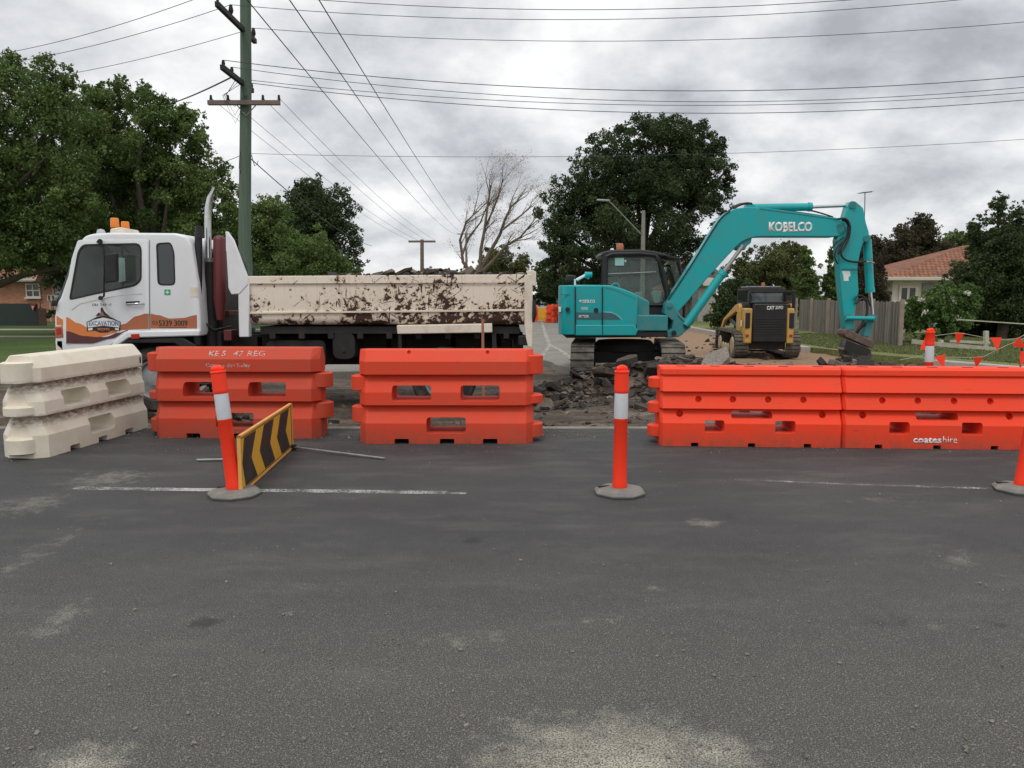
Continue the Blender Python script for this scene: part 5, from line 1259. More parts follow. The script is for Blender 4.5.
lb('cab_side_screen', 'glass', [(-.495, -.485, .36, 1.65, 1.45, 1.74)], 0); lb('rear_screen', 'rear_glass' if 'rear_glass' in M else 'blind', [(-.40, .40, .30, .31, 1.46, 1.72)], 0)
lb('roll_bar', 'black', [(-.50, .72, .15, .22, 1.70, 1.76), (.62, .70, .15, .22, 1.2, 1.70), (-.52, -.46, .1, .2, 1.3, 1.72)], .012)
lb('engine_hood', 'black', [(-.48, .48, .0, .34, 1.42, 1.47)], .015)
b = MB(); b.cyl((.50, .1, 1.50), (.50, .1, 1.64), .09, .085, 16); b.build('air_cleaner', 'dark', ld)
b = MB(); b.lathe([(.05, 1.88), (.05, 1.90), (.045, 1.97), (.03, 1.98)], 14, (.02, .9)); b.build('beacon', 'or_d', ld, smooth=40)
text('lettering', 'CAT', 'letter_w', ld, (-.0, -.105, 1.31), .19, .105, .04); text('lettering', '259D', 'letter_w', ld, (.22, -.105, 1.32), .20, .085, .02)
q = MB(); prof = [(2.9, .05), (3.55, .02), (3.6, .05), (3.1, .12), (2.95, .35), (2.98, .62), (2.88, .62), (2.84, .3)]
n_ = len(prof); vs = [(x, y, z) for x in (-.86, .86) for y, z in prof]; q.add(vs, [tuple(range(n_)), tuple(range(n_, 2 * n_))] + [(i, (i + 1) % n_, n_ + (i + 1) % n_, n_ + i) for i in range(n_)])
q.build('bucket', 'bucket_m', ld, bevel=.01)
# ================================================================== TREES
def leafset(centers, radii, n, size, tint_j=.25, squash=.8, shell=.35, sprig=0.0, up=.0):
    """leaf-sized quads spread through many clumps; returns verts, quads, tint"""
    centers = np.asarray(centers, float); radii = np.asarray(radii, float)
    wgt = radii ** 2; wgt = wgt / wgt.sum(); idx = rng.choice(len(centers), n, p=wgt)
    d = rng.normal(size=(n, 3)); d /= np.linalg.norm(d, axis=1)[:, None]
    r = (shell + (1 - shell) * rng.random(n)) ** .6
    lump = 1 + .22 * np.sin(d[:, 0] * 5 + idx) * np.cos(d[:, 2] * 6 + idx * 1.7)
    if sprig:
        m_ = rng.random(n) < sprig; r = np.where(m_, r * (1 + .55 * rng.random(n)), r)
    c = centers[idx] + d * (radii[idx] * r * lump)[:, None] * np.array([1, 1, squash])
    ctint = rng.random(len(centers))
    a = rng.normal(size=(n, 3)) + np.array([0, 0, .0]); a /= np.linalg.norm(a, axis=1)[:, None]
    b_ = np.cross(a, rng.normal(size=(n, 3))); b_ /= np.linalg.norm(b_, axis=1)[:, None]
    s = size * (.6 + .8 * rng.random(n))[:, None]
    A_, B_ = a * s, b_ * s * .5
    V_ = np.stack([c - A_, c + B_, c + A_, c - B_], 1).reshape(-1, 3)
    Q_ = np.arange(4 * n).reshape(-1, 4)
    t_ = np.clip(.55 * ctint[idx] + .45 * rng.random(n) + (rng.random(n) - .5) * tint_j, 0, 1)
    return V_, Q_, t_
def clumps(blobs, k, fr=(.28, .48), seed=0):
    """blobs: (x, y, z, rx, ry, rz) big lobes -> many smaller clumps in their outer shell"""
    r_ = np.random.default_rng(seed); C_, R_ = [], []
    for x, y, z, rx, ry, rz in blobs:
        for _ in range(k):
            d = r_.normal(size=3); d /= np.linalg.norm(d); q = .35 + .62 * r_.random() ** .55
            f = fr[0] + (fr[1] - fr[0]) * r_.random(); f *= min(rx, rz)
            C_.append((x + d[0] * q * (rx - f * .5), y + d[1] * q * (ry - f * .5), z + d[2] * q * (rz - f * .5))); R_.append(f)
        for _ in range(int(k * 1.6)):        # small sprays that break the outline
            d = r_.normal(size=3); d[2] += .5; d /= np.linalg.norm(d); q = .90 + .22 * r_.random(); f = min(rx, rz) * r_.uniform(.07, .16)
            C_.append((x + d[0] * q * rx, y + d[1] * q * ry, z + d[2] * q * rz)); R_.append(f)
    return np.array(C_), np.array(R_)
def _u(): pass
def limb_mesh(base, tops, r0, b_, rr, spread=.35):
    base = Vector(base)
    for tp in tops:
        tp = Vector(tp); h = tp.z - base.z
        m1 = base + Vector(((tp.x - base.x) * .12, (tp.y - base.y) * .12, h * spread)); m2 = m1.lerp(tp, .5) + Vector((rr.uniform(-.3, .3), rr.uniform(-.3, .3), h * .04))
        b_.tube([base, m1, m2, tp], [r0, r0 * .75, r0 * .42, r0 * .10], 7)
def tree(name, label, pxblobs, Y, trunk_px, mat_, n, leaf=.11, k=26, group=None, depth=.9, squash=.85, sprig=.12, base_z=0.0, tr_r=.22, bark='bark', cat='tree', shell=.35, fr=(.28, .48), limbs=14, seed=1, jy=.25):
    rr = random.Random(seed); blobs = []
    for px, py, rx, rz in pxblobs:
        p = P(px, py, Y); s_ = Y / F; ax_, az_ = rx * s_, rz * s_
        blobs.append((p.x, Y + rr.uniform(-jy, jy) * ax_, p.z, ax_, ax_ * depth, az_))
    tb = P(trunk_px, 300, Y); base = (tb.x, Y, base_z)
    root = thing(name, label, cat, base, group=group); root['_o'] = base
    leaf *= .62; n = int(n * 1.75)
    C_, R_ = clumps(blobs, k, fr, seed); R_ = R_[C_[:, 2] > base_z + .15]; C_ = C_[C_[:, 2] > base_z + .15]
    V_, Q_, t_ = leafset(C_, R_, n, leaf, squash=squash, sprig=sprig, shell=shell)
    keep = V_[:, 2].reshape(-1, 4).min(1) > base_z + .02; V_ = V_.reshape(-1, 4, 3)[keep].reshape(-1, 3); Q_ = np.arange(len(V_)).reshape(-1, 4); t_ = t_[keep]
    me_ = fastmesh('crown', V_ - np.array(base), Q_, [mat_], t_)
    o_ = bpy.data.objects.new('crown', me_); col.objects.link(o_); o_.parent = root
    b_ = MB(); sel = rr.sample(range(len(C_)), min(limbs, len(C_)))
    b_.tube([Vector(base) - Vector((0, 0, .3)), Vector(base) + Vector((0, 0, .6)), Vector(base) + Vector((0, 0, 1.2))], [tr_r * 1.35, tr_r * 1.05, tr_r], 9)
    limb_mesh((base[0], base[1], base_z + 1.0), [C_[i] for i in sel], tr_r * .8, b_, rr)
    b_.build('trunk', bark, root, smooth=60)
    return root
EV = 'trees lining the street'
# left mass: feathery trees standing over the lawn
tree('tree', 'tall green tree at the left edge, its crown reaching above the cab', [(25, 120, 62, 52), (-30, 170, 75, 80), (50, 175, 55, 60), (15, 225, 60, 55), (65, 232, 45, 45), (-20, 250, 60, 40), (52, 84, 18, 22), (10, 82, 20, 24), (16, 66, 9, 13), (48, 66, 9, 13), (68, 78, 9, 13), (86, 95, 8, 12)], 27, -45, 'leaf_mid', 62000, .085, 24, 'leafy trees behind the truck', sprig=.25, seed=4, tr_r=.3, fr=(.2, .36))
tree('tree', 'broad feathery green tree behind the cab and pole', [(130, 140, 55, 44), (175, 160, 40, 45), (95, 165, 40, 50), (205, 200, 34, 42), (150, 215, 60, 50), (110, 104, 20, 22), (146, 112, 18, 22), (192, 128, 14, 22), (88, 122, 28, 32), (165, 128, 24, 26), (118, 88, 10, 13), (145, 95, 9, 13), (162, 105, 8, 12), (184, 118, 8, 12), (200, 142, 9, 12), (98, 98, 9, 13), (225, 215, 24, 30), (100, 245, 50, 42), (180, 258, 50, 36)], 30, 150, 'leaf_mid', 72000, .09, 22, 'leafy trees behind the truck', sprig=.28, seed=5, tr_r=.26, fr=(.2, .36), limbs=9)
tree('tree', 'dark low canopy hanging over the brick house front', [(-10, 215, 70, 45), (50, 235, 62, 40), (60, 185, 50, 40), (120, 205, 55, 45), (175, 215, 45, 40), (212, 240, 30, 34), (110, 270, 62, 42), (20, 262, 40, 16), (165, 288, 55, 32), (215, 285, 42, 30), (75, 285, 28, 30), (100, 305, 36, 20)], 34, 125, 'leaf_deep', 80000, .10, 26, 'leafy trees behind the truck', seed=6, tr_r=.3, shell=.1)
tree('round_tree', 'rounded dark green tree rising behind the lighter shrubs right of the pole', [(322, 215, 34, 34), (345, 245, 20, 38), (300, 240, 40, 40), (328, 270, 40, 24), (310, 196, 16, 16)], 48, 325, 'leaf_dark', 32000, .13, 24, 'leafy trees behind the truck', seed=7)
tree('tree', 'lighter green bushy tree in front of the rounded dark one', [(268, 222, 24, 24), (262, 250, 30, 34), (298, 250, 34, 28), (325, 268, 30, 20), (285, 268, 50, 26), (345, 276, 20, 12)], 42, 280, 'leaf_mid', 34000, .11, 24, 'leafy trees behind the truck', seed=8, sprig=.2)
# big tree behind the excavator
tree('tree', 'very large dark dense tree behind the excavator cab', [(655, 162, 54, 42), (612, 180, 44, 40), (688, 175, 40, 44), (578, 220, 38, 44), (640, 222, 60, 55), (560, 258, 24, 40), (600, 268, 50, 42), (652, 134, 30, 16), (690, 148, 28, 22), (706, 225, 28, 44), (655, 280, 50, 30), (720, 195, 14, 34), (548, 275, 12, 30)], 46, 640, 'leaf_dark', 115000, .115, 30, 'trees beyond the roadworks', seed=9, tr_r=.45, sprig=.15, fr=(.18, .34))
tree('tree', 'low dark hedge-like tree filling the foot of the very large one', [(565, 285, 30, 22), (600, 295, 40, 18), (640, 300, 40, 18), (545, 292, 18, 14)], 52, 600, 'leaf_deep', 26000, .13, 22, 'trees beyond the roadworks', seed=19)
tree('tree', 'olive rounded bush-tree seen past the bare tree', [(505, 262, 24, 16), (488, 272, 26, 12), (520, 274, 20, 12)], 75, 505, 'leaf_olive', 12000, .17, 20, 'trees beyond the roadworks', seed=10)
tree('tree', 'distant low tree line showing over the tray right of the far pole', [(450, 277, 26, 7), (400, 279, 24, 6), (470, 283, 30, 8)], 110, 440, 'leaf_olive', 9000, .2, 16, 'trees beyond the roadworks', seed=20)
tree('tree', 'olive spreading tree behind the loader', [(775, 268, 34, 24), (748, 285, 30, 24), (805, 280, 20, 24), (775, 295, 40, 18), (790, 252, 14, 10)], 50, 775, 'leaf_olive', 34000, .12, 22, 'trees beyond the roadworks', seed=11)
tree('tree', 'dark bushy tree left of the loader, beside the white shed', [(740, 298, 22, 18), (728, 308, 18, 14), (752, 308, 16, 14), (718, 318, 14, 10)], 34, 738, 'leaf_dark', 14000, .09, 18, 'trees beyond the roadworks', seed=12, tr_r=.12)
tree('poplar', 'narrow fresh green upright tree right behind the loader cab', [(806, 268, 8, 20), (806, 288, 13, 20), (808, 305, 14, 14), (805, 255, 4, 10)], 40, 806, 'leaf_mid', 16000, .09, 22, 'trees beyond the roadworks', seed=13, tr_r=.08)
tree('poplar', 'narrow green upright tree just left of the excavator stick', [(832, 270, 7, 20), (833, 290, 12, 20), (834, 306, 15, 12), (831, 255, 3, 8)], 41, 833, 'leaf_mid', 16000, .09, 22, 'trees beyond the roadworks', seed=14, tr_r=.08)
tree('tree', 'tall bronze-brown tree behind the tiled roof', [(920, 240, 20, 24), (902, 258, 22, 28), (880, 268, 20, 28), (930, 262, 24, 26), (880, 292, 30, 20), (915, 288, 30, 24), (924, 226, 11, 12), (868, 250, 10, 14)], 52, 905, 'leaf_brown', 44000, .12, 24, 'trees beyond the roadworks', seed=15, sprig=.15)
tree('tree', 'green tree showing above the tiled roof ridge', [(955, 246, 20, 14), (975, 245, 18, 14), (948, 258, 22, 14), (940, 270, 22, 14)], 56, 955, 'leaf_mid', 14000, .12, 20, 'trees beyond the roadworks', seed=16)
tree('tree', 'tall leafy tree at the right edge standing in front of the tiled roof', [(998, 222, 12, 28), (1018, 230, 14, 30), (978, 235, 11, 18), (1002, 258, 30, 30), (1030, 270, 30, 40), (985, 290, 36, 34), (1015, 305, 36, 32), (960, 292, 16, 22), (1000, 206, 5, 12)], 27, 1005, 'leaf_edge', 52000, .075, 24, 'trees beyond the roadworks', seed=17, tr_r=.16, sprig=.2)
tree('tree', 'dark tree low at the right edge behind the cream rail fence', [(990, 318, 34, 24), (1025, 318, 30, 26), (955, 318, 20, 20)], 28.5, 1000, 'leaf_dark', 26000, .08, 22, 'trees beyond the roadworks', seed=18, tr_r=.1)
fs_ = tree('flowering_shrub', 'green shrub with white blossom at the end of the paling fence', [(935, 306, 22, 20), (915, 316, 13, 18), (950, 318, 20, 20), (930, 328, 26, 14), (947, 292, 12, 10), (968, 300, 14, 16)], 23.5, 935, 'leaf_bright', 22000, .06, 20, None, seed=21, tr_r=.05, cat='shrub')
pc = np.array([P(x, y, 23.1) for x, y in ((946, 297), (953, 302), (942, 311), (925, 312), (968, 293), (958, 318), (932, 325), (921, 300), (951, 298), (938, 305))])
V_, Q_, t_ = leafset(pc, np.full(len(pc), .11), 420, .035)
me_ = fastmesh('blossom', V_ - np.array(fs_['_o']), Q_, ['petal'], t_); o_ = bpy.data.objects.new('blossom', me_); col.objects.link(o_); o_.parent = fs_
tree('tree', 'dark tree hard against the left end of the white house', [(868, 262, 17, 24), (862, 285, 22, 24), (872, 300, 16, 16), (879, 250, 8, 16)], 37.5, 866, 'leaf_brown', 20000, .085, 20, 'trees beyond the roadworks', seed=41, tr_r=.12)
# nearly bare tree with dry leaf
def bare_tree():
    Y = 62; s_ = Y / F; rr = random.Random(12); base = P(482, 300, Y); base.z = 0
    root = thing('bare_tree', 'nearly leafless spreading tree with dry pinkish leaf, behind the tray', 'tree', base); root['_o'] = tuple(base)
    b_ = MB(); tips = []
    def grow(p, d, L_, r_, lv):
        pts = [p]; rs = [r_]
        for k in range(4):
            d = (d + Vector((rr.gauss(.02, .10), rr.gauss(0, .14), rr.gauss(.02, .10)))).normalized(); p = p + d * L_ / 4; pts.append(p); rs.append(r_ * (1 - .14 * (k + 1)))
            if lv >= 2: tips.append(p)
        b_.tube(pts, rs, 6 if lv < 2 else 3)
        if lv >= 4: tips.append(p); return
        for k in range(3 if lv else 4):
            a = rr.uniform(.25, .6); ax = Vector((rr.gauss(0, 1), rr.gauss(0, 1), rr.gauss(0, .4))).normalized()
            nd = (Matrix.Rotation(a, 3, ax) @ d); nd.z += .06; nd.x += .13; grow(pts[rr.choice((2, 3, 4, 4))], nd.normalized(), L_ * rr.uniform(.66, .85), rs[-1] * .72, lv + 1)
    b0 = P(482, 285, Y)
    q_ = lambda pts_, dy: [P(x, y, Y) + Vector((0, dy * k, 0)) for k, (x, y) in enumerate(pts_)]
    b_.tube([Vector((base.x - .2, Y, -.2)), P(479, 286, Y), P(480, 268, Y)], [.45, .36, .3], 9)
    mains = [(q_([(478, 282), (463, 262), (460, 240), (466, 222), (476, 212)], .05), .16), (q_([(480, 272), (481, 250), (485, 228), (488, 205), (491, 186)], -.12), .17),
             (q_([(480, 270), (490, 252), (500, 234), (505, 218), (512, 204)], .25), .19), (q_([(480, 274), (494, 260), (506, 246), (520, 238), (530, 226)], -.22), .17),
             (q_([(502, 230), (512, 222), (522, 214), (530, 206)], .3), .10), (q_([(462, 256), (468, 238), (480, 222), (486, 206)], .3), .10), (q_([(486, 226), (494, 208), (500, 192), (503, 180)], -.2), .09)]
    for pts_, r_ in mains:
        b_.tube(pts_, [r_ * (1 - .17 * k) for k in range(len(pts_))], 7)
        for k in range(1, len(pts_)):
            for _ in range(2 if k < len(pts_) - 1 else 3):
                dd = (pts_[k] - pts_[k - 1]).normalized(); ax = Vector((rr.gauss(0, 1), rr.gauss(0, 1), rr.gauss(0, .5))).normalized()
                nd = Matrix.Rotation(rr.uniform(.2, .8), 3, ax) @ dd; nd.x += .12; nd.z += .12
                grow(pts_[k].lerp(pts_[k - 1], rr.random() * .5), nd.normalized(), 1.35 * rr.uniform(.7, 1.2), r_ * .34, 2)
    b_.build('trunk', 'bark_b', root, smooth=60)
    tips_ = np.array([tuple(t) for t in tips]); V_, Q_, t_ = leafset(tips_, np.full(len(tips_), .32), 9000, .042)
    me_ = fastmesh('leaves', V_ - np.array(root['_o']), Q_, ['leaf_pale'], t_); o_ = bpy.data.objects.new('leaves', me_); col.objects.link(o_); o_.parent = root
bare_tree()

# ================================================================== POLES AND WIRES
def insul(b_, p, mi=1, h=.14): b_.tube([Vector(p), Vector(p) + Vector((0, 0, h))], [.045, .03], 8, mi)
PY = 20.0
pb = P(247, 300, PY); pt = P(245.3, -30, PY)
pole = world_thing('power_pole', 'tall green treated timber power pole rising behind the tray', 'utility pole', (pb.x, PY, 0))
b = MB(); b.tube([(pb.x + .05, PY, -.3), (pb.x, PY, 3), tuple(P(246, 80, PY)), tuple(pt)], [.165, .155, .135, .13], 20); b.build('pole', 'pole', pole, smooth=60)
b = MB(); p0 = P(208, 102.5, PY - .2); p1 = P(280, 103, PY - .2); b.obox((p0 + p1) / 2, ((p1 - p0).length, .11, .11)); b.build('crossarm', 'wood_arm', pole, bevel=.008)
b = MB(); b.tube([P(236, 104, PY - .2), P(246, 116, PY - .15), P(257, 104, PY - .2)], .015, 6); b.build('brace', 'steel', pole)
a0 = P(219, 9, 18.0); b = MB(); a1 = Vector((P(246, 31, PY).x - .0, 20.8, P(246, 31, PY).z)); a0 = Vector((a1.x, 18.2, a1.z)); b.obox((a0 + a1) / 2 + Vector((-.04, 0, 0)), (.10, 2.6, .12)); b.build('crossarm', 'dark', pole, bevel=.008)
tz1 = a1.z
b = MB(); a2 = P(246, 84, PY); b.obox((a2.x - .06, PY - .4, a2.z), (.10, 2.1, .12)); b.build('crossarm', 'dark', pole, bevel=.008)
tz2 = a2.z; xw1 = a1.x - .04; xw2 = a2.x - .06
iY1 = [18.25, 19.1, 20.7]; iY2 = [18.65, 19.2, 20.3, 20.6]
for y in iY1: q = MB(); q.tube([(xw1, y, tz1 + .06), (xw1, y, tz1 + .14), (xw1, y, tz1 + .17), (xw1, y, tz1 + .30)], [.02, .05, .06, .035], 10); q.build('insulator', 'dark', pole, smooth=50)
for y in iY2: q = MB(); q.tube([(xw2, y, tz2 + .06), (xw2, y, tz2 + .10), (xw2, y, tz2 + .18)], [.03, .045, .03], 10); q.build('insulator', 'dark', pole, smooth=50)
ixs = [211, 228, 263, 279]
for x in ixs:
    p = P(x, 100.5, PY - .2); q = MB(); q.tube([p, p + Vector((0, 0, .13))], [.04, .028], 8); q.build('insulator', 'dark', pole, smooth=50)
b = MB()
for k in (0, 2, 4):
    xo = .02 * k; b = MB(); b.tube([(xw2, 19.5 + .1 * k, tz2), (pb.x - .22 - xo, PY - .3, tz2 - .35), (pb.x - .05, PY - .2, tz2 - .6 - .1 * k), (pb.x + .2 + xo, PY - .2, tz2 - .35), (pb.x + .1, PY + .3, tz2 - .1)], .008, 5); b.build('jumper_lead', 'wire', pole)
b = MB(); b.tube([P(240.8, 150, PY - .1), P(239.5, 158, PY - .18), P(239.2, 168, PY - .18), P(241.2, 176, PY - .1)], .009, 5); b.build('jumper_lead', 'wire', pole)
b = MB(); b.tube([P(251.5, 155, PY - .1), P(254.5, 166, PY - .15), P(257.5, 164, PY - .15), P(258, 161, PY - .1)], .009, 5); b.build('jumper_lead', 'wire', pole)
def wire(label, a, c, sag, r=.0075, grp='overhead wires', n=22):
    a = Vector(a); c = Vector(c); pts = []
    for k in range(n + 1):
        t_ = k / n; p = a.lerp(c, t_); p.z -= 4 * sag * t_ * (1 - t_); pts.append(p)
    b_ = MB(); b_.tube(pts, r, 5); return tag(b_.build('overhead_wire', 'wire', smooth=60, origin=tuple(a)), label, 'wire', grp)
def fit(a, pm, Ym, Xe, pe=None):
    pass
# wires to the right: level span at right angles to the street; sag chosen from three sight points
def span(label, a, mid, end, Yend, r=.0075):
    a = Vector(a); e = P(*end, Yend)
    mx = (mid[0] - 512) / F
    # depth where the span crosses the middle sight line
    best = None
    for k in range(1, 400):
        t_ = k / 400; p = a.lerp(e, t_)
        cx = p.x / (p.y * CP - (p.z - H) * SP) 
        if abs(cx - mx) < .01 or best is None or abs(cx - mx) < best[0]:
            d_ = abs(cx - mx)
            if best is None or d_ < best[0]: best = (d_, t_, p)
    _, t_, p = best; zt = P(mid[0], mid[1], p.y).z
    wire(label, a, e, (p.z - zt) / (4 * t_ * (1 - t_)), r)
span('topmost wire running right from the upper crossarm of the green pole', (xw1, iY1[0], tz1 + .3), (450, 7.3), (1100, -26), 17.0)
span('second wire from the top running right from the green pole', (xw1, iY1[1], tz1 + .3), (600, 19.5), (1100, -16), 17.5)
span('third wire down running right from the green pole', (xw1, iY1[2], tz1 + .3), (640, 41), (1100, 15), 18.5)
span('highest of the four close wires running right below the upper arm', (xw2, iY2[0], tz2 + .18), (640, 90.5), (1100, 69), 18.5, .009)
span('second of the four close wires running right from the green pole', (xw2, iY2[1], tz2 + .18), (640, 101), (1100, 79.5), 19, .0075)
span('third of the four close wires running right from the green pole', (xw2, iY2[2], tz2 + .18), (640, 105), (1100, 86), 19.5, .0075)
span('lowest of the four close wires running right from the green pole', (xw2, iY2[3], tz2 + .18), (640, 112.5), (1100, 93), 20, .009)
span('thin low wire crossing the large dark tree to the right', tuple(P(249, 153.5, PY)), (640, 155.5), (1100, 134), 20, .0055)
wire('topmost wire leaving the green pole to the left edge', (xw1, iY1[0], tz1 + .3), P(-60, 62, 24), .25)
wire('second wire leaving the green pole to the left edge', (xw1, iY1[1], tz1 + .3), P(-60, 71, 25), .25)
wire('third wire leaving the green pole leftwards into the tree', (xw1, iY1[2], tz1 + .3), P(-60, 88, 27), .3)
wire('thick cable from the lower arm dropping left into the tree', (xw2, 19.3, tz2), P(150, 109, 34), .1, .020)
wire('thin wire dropping left from halfway down the green pole', P(244, 154, PY), P(190, 168, 34), .1, .008)
# far pole of the side street
FY = 53
def far_pole(name, label, px, top, Y, arm, w_=.11):
    p = P(px, 300, Y); rt = world_thing(name, label, 'utility pole', (p.x, Y, 0), 'distant street poles'); tp = P(px, top, Y)
    b_ = MB(); b_.tube([(p.x, Y, -.3), tuple(tp)], [w_ * 1.3, w_], 10); b_.build('pole', 'bark_p', rt, smooth=60)
    a_ = P(px - arm, top + 2, Y); c_ = P(px + arm, top + 2, Y); b_ = MB(); b_.obox((a_ + c_) / 2, ((c_ - a_).length, .14, .13)); b_.build('crossarm', 'bark_p', rt, smooth=0); return rt, a_, c_
fp, fa, fc = far_pole('power_pole', 'brown T-shaped pole standing far off above the tray load', 422, 239.5, FY, 13.5, .12)
for i_, x in enumerate(ixs):
    a = P(x, 98, PY - .2); c = fa.lerp(fc, [0.02, .33, .67, .98][i_]) + Vector((0, 0, .1))
    wire(['outer left', 'inner left', 'inner right', 'outer right'][i_] + ' wire from the level crossarm running away to the far T-shaped pole', a, c, .35, .006)
wire('dark service cable sloping right from below the crossarm towards the rounded tree', P(250, 158, PY), P(372, 246, 48), .35, .014)
fp2, fa2, fc2 = far_pole('power_pole', 'thin distant pole almost hidden at the foot of the bare tree', 466, 232, 118, 9)
for i_, (x, r_) in enumerate(((262, .012), (302, .012), (330, .012))):
    a = P(x, -6, 13.0); c = fa2.lerp(fc2, [.02, .5, .98][i_])
    a2_ = Vector(a) + (Vector(a) - c) * .12
    tt = ['left', 'middle', 'right'][i_]
    wire(tt + ' one of three long wires sweeping down from the top towards the bare tree', a2_, c, 1.0, .0095, n=40)
# grey pole with street lamp behind the excavator cab
LP = 38; p = P(642.5, 300, LP); lamp = world_thing('street_lamp', 'grey pole with a long slanting lamp arm against the very large dark tree', 'street lamp', (p.x, LP, 0))
b = MB(); tp = P(643.5, 210.5, LP); b.tube([(p.x, LP, -.2), tuple(tp)], [.15, .085], 12); b.build('pole', 'pole_grey', lamp, smooth=60)
b = MB(); b.tube([P(641, 234, LP), P(612, 204, LP - .4), P(609, 201, LP - .5)], .028, 8); b.build('arm', 'steel', lamp, smooth=60)
b = MB(); q0 = P(609, 201, LP - .5); b.obox(q0 + Vector((-.28, 0, .03)), (.62, .2, .09), (0, .05, 0)); b.build('lamp_head', 'steel', lamp, bevel=.03)
# TV aerial on a mast
AY = 44; p = P(864, 300, AY); an = world_thing('tv_aerial', 'television aerial on a thin mast showing above the excavator stick', 'aerial', (p.x, AY, 0))
b = MB(); b.tube([(p.x, AY, 0), tuple(P(865, 192.5, AY))], .028, 6); b.build('mast', 'antenna', an)
b = MB(); b.tube([P(859, 193.2, AY), P(872, 191.8, AY)], .028, 6)
for k in range(7): c = P(860 + k * 1.8, 193 - .2 * k, AY); b.tube([c + Vector((0, -.35, 0)), c + Vector((0, .35, 0))], .012, 4)
b.build('antenna', 'antenna', an)

# ================================================================== FENCES
def paling_fence(label, x0, y0, x1, y1, top, mat_, group=None, name='paling_fence'):
    rr = random.Random(int(y0 * 7)); a = Vector((x0, y0, 0)); c = Vector((x1, y1, 0)); L_ = (c - a).length; d_ = (c - a).normalized(); n_ = Vector((-d_.y, d_.x, 0))
    root = world_thing(name, label, 'fence', (x0, y0, 0), group); b_ = MB(); tint = []; k = int(L_ / .105)
    for i in range(k):
        p = a + d_ * (i * .105); h = top + rr.uniform(-.02, .02); w_ = .098; th = .014 if i % 2 else .03
        q = [p, p + d_ * w_, p + d_ * w_ + n_ * th, p + n_ * th]
        b_.add([(v.x, v.y, z) for z in (.02, h) for v in q], [(0, 1, 2, 3), (4, 5, 6, 7), (0, 1, 5, 4), (1, 2, 6, 5), (2, 3, 7, 6), (3, 0, 4, 7)]); tint += [rr.random()] * 6
    o_ = b_.build('paling', mat_, root, smooth=0); at_ = o_.data.attributes.new('tint', 'FLOAT', 'FACE'); at_.data.foreach_set('value', tint)
    for i in range(int(L_ / 2.4) + 1):
        p = a + d_ * (i * 2.4) - n_ * .0 + n_ * .07; q = MB(); q.obox((p.x, p.y, top / 2 + .04), (.1, .1, top + .08), (0, 0, math.atan2(d_.y, d_.x))); q.build('post', 'timber', root)
    for z in (.35, top - .25):
        q = MB(); m_ = (a + c) / 2 - n_ * .02; q.obox((m_.x, m_.y, z), (L_, .035, .07), (0, 0, math.atan2(d_.y, d_.x))); q.build('rail', 'timber', root)
pf = P(905, 300, 22.5)
paling_fence('weathered grey paling fence running along the verge behind the bucket', P(905, 300, 22.3).x, 22.3, P(800, 300, 34).x, 34, 1.40, 'paling')
paling_fence('darker brown paling fence further up the street behind the boom cylinder', P(798, 300, 34.3).x, 34.3, P(690, 300, 52).x, 52, 1.38, 'paling_b')
rf = world_thing('rail_fence', 'low cream post-and-rail fence on the grass by the flowering shrub', 'fence', (P(912, 345, 23).x, 22.5, 0))
def bar3(name, a, c, w_, h_, m, parent):
    a = Vector(a); c = Vector(c); q = MB(); d_ = c - a; q.obox((a + c) / 2, (d_.length, w_, h_), (0, -math.atan2(d_.z, math.hypot(d_.x, d_.y)), math.atan2(d_.y, d_.x))); q.build(name, m, parent, smooth=0)
bar3('rail', P(912, 341.5, 22.3), P(998, 350, 20.5), .05, .12, 'rail_paint', rf)
bar3('rail', P(950, 341, 21.5), P(990, 343, 20.7), .04, .07, 'rail_paint', rf)
for x, y0, y1, Y in ((986, 331, 352, 20.8), (941, 340, 349, 21.7)):
    bar3('post', P(x, y0, Y), P(x, y1, Y), .1, .1, 'rail_paint', rf)
bar3('rail', P(958, 319.5, 22.2), P(1040, 325, 21.2), .03, .03, 'rail_paint', rf)
b = MB(); b.tube([P(936, 326, 22), P(944, 350, 21.7)], .0, 3) if False else None

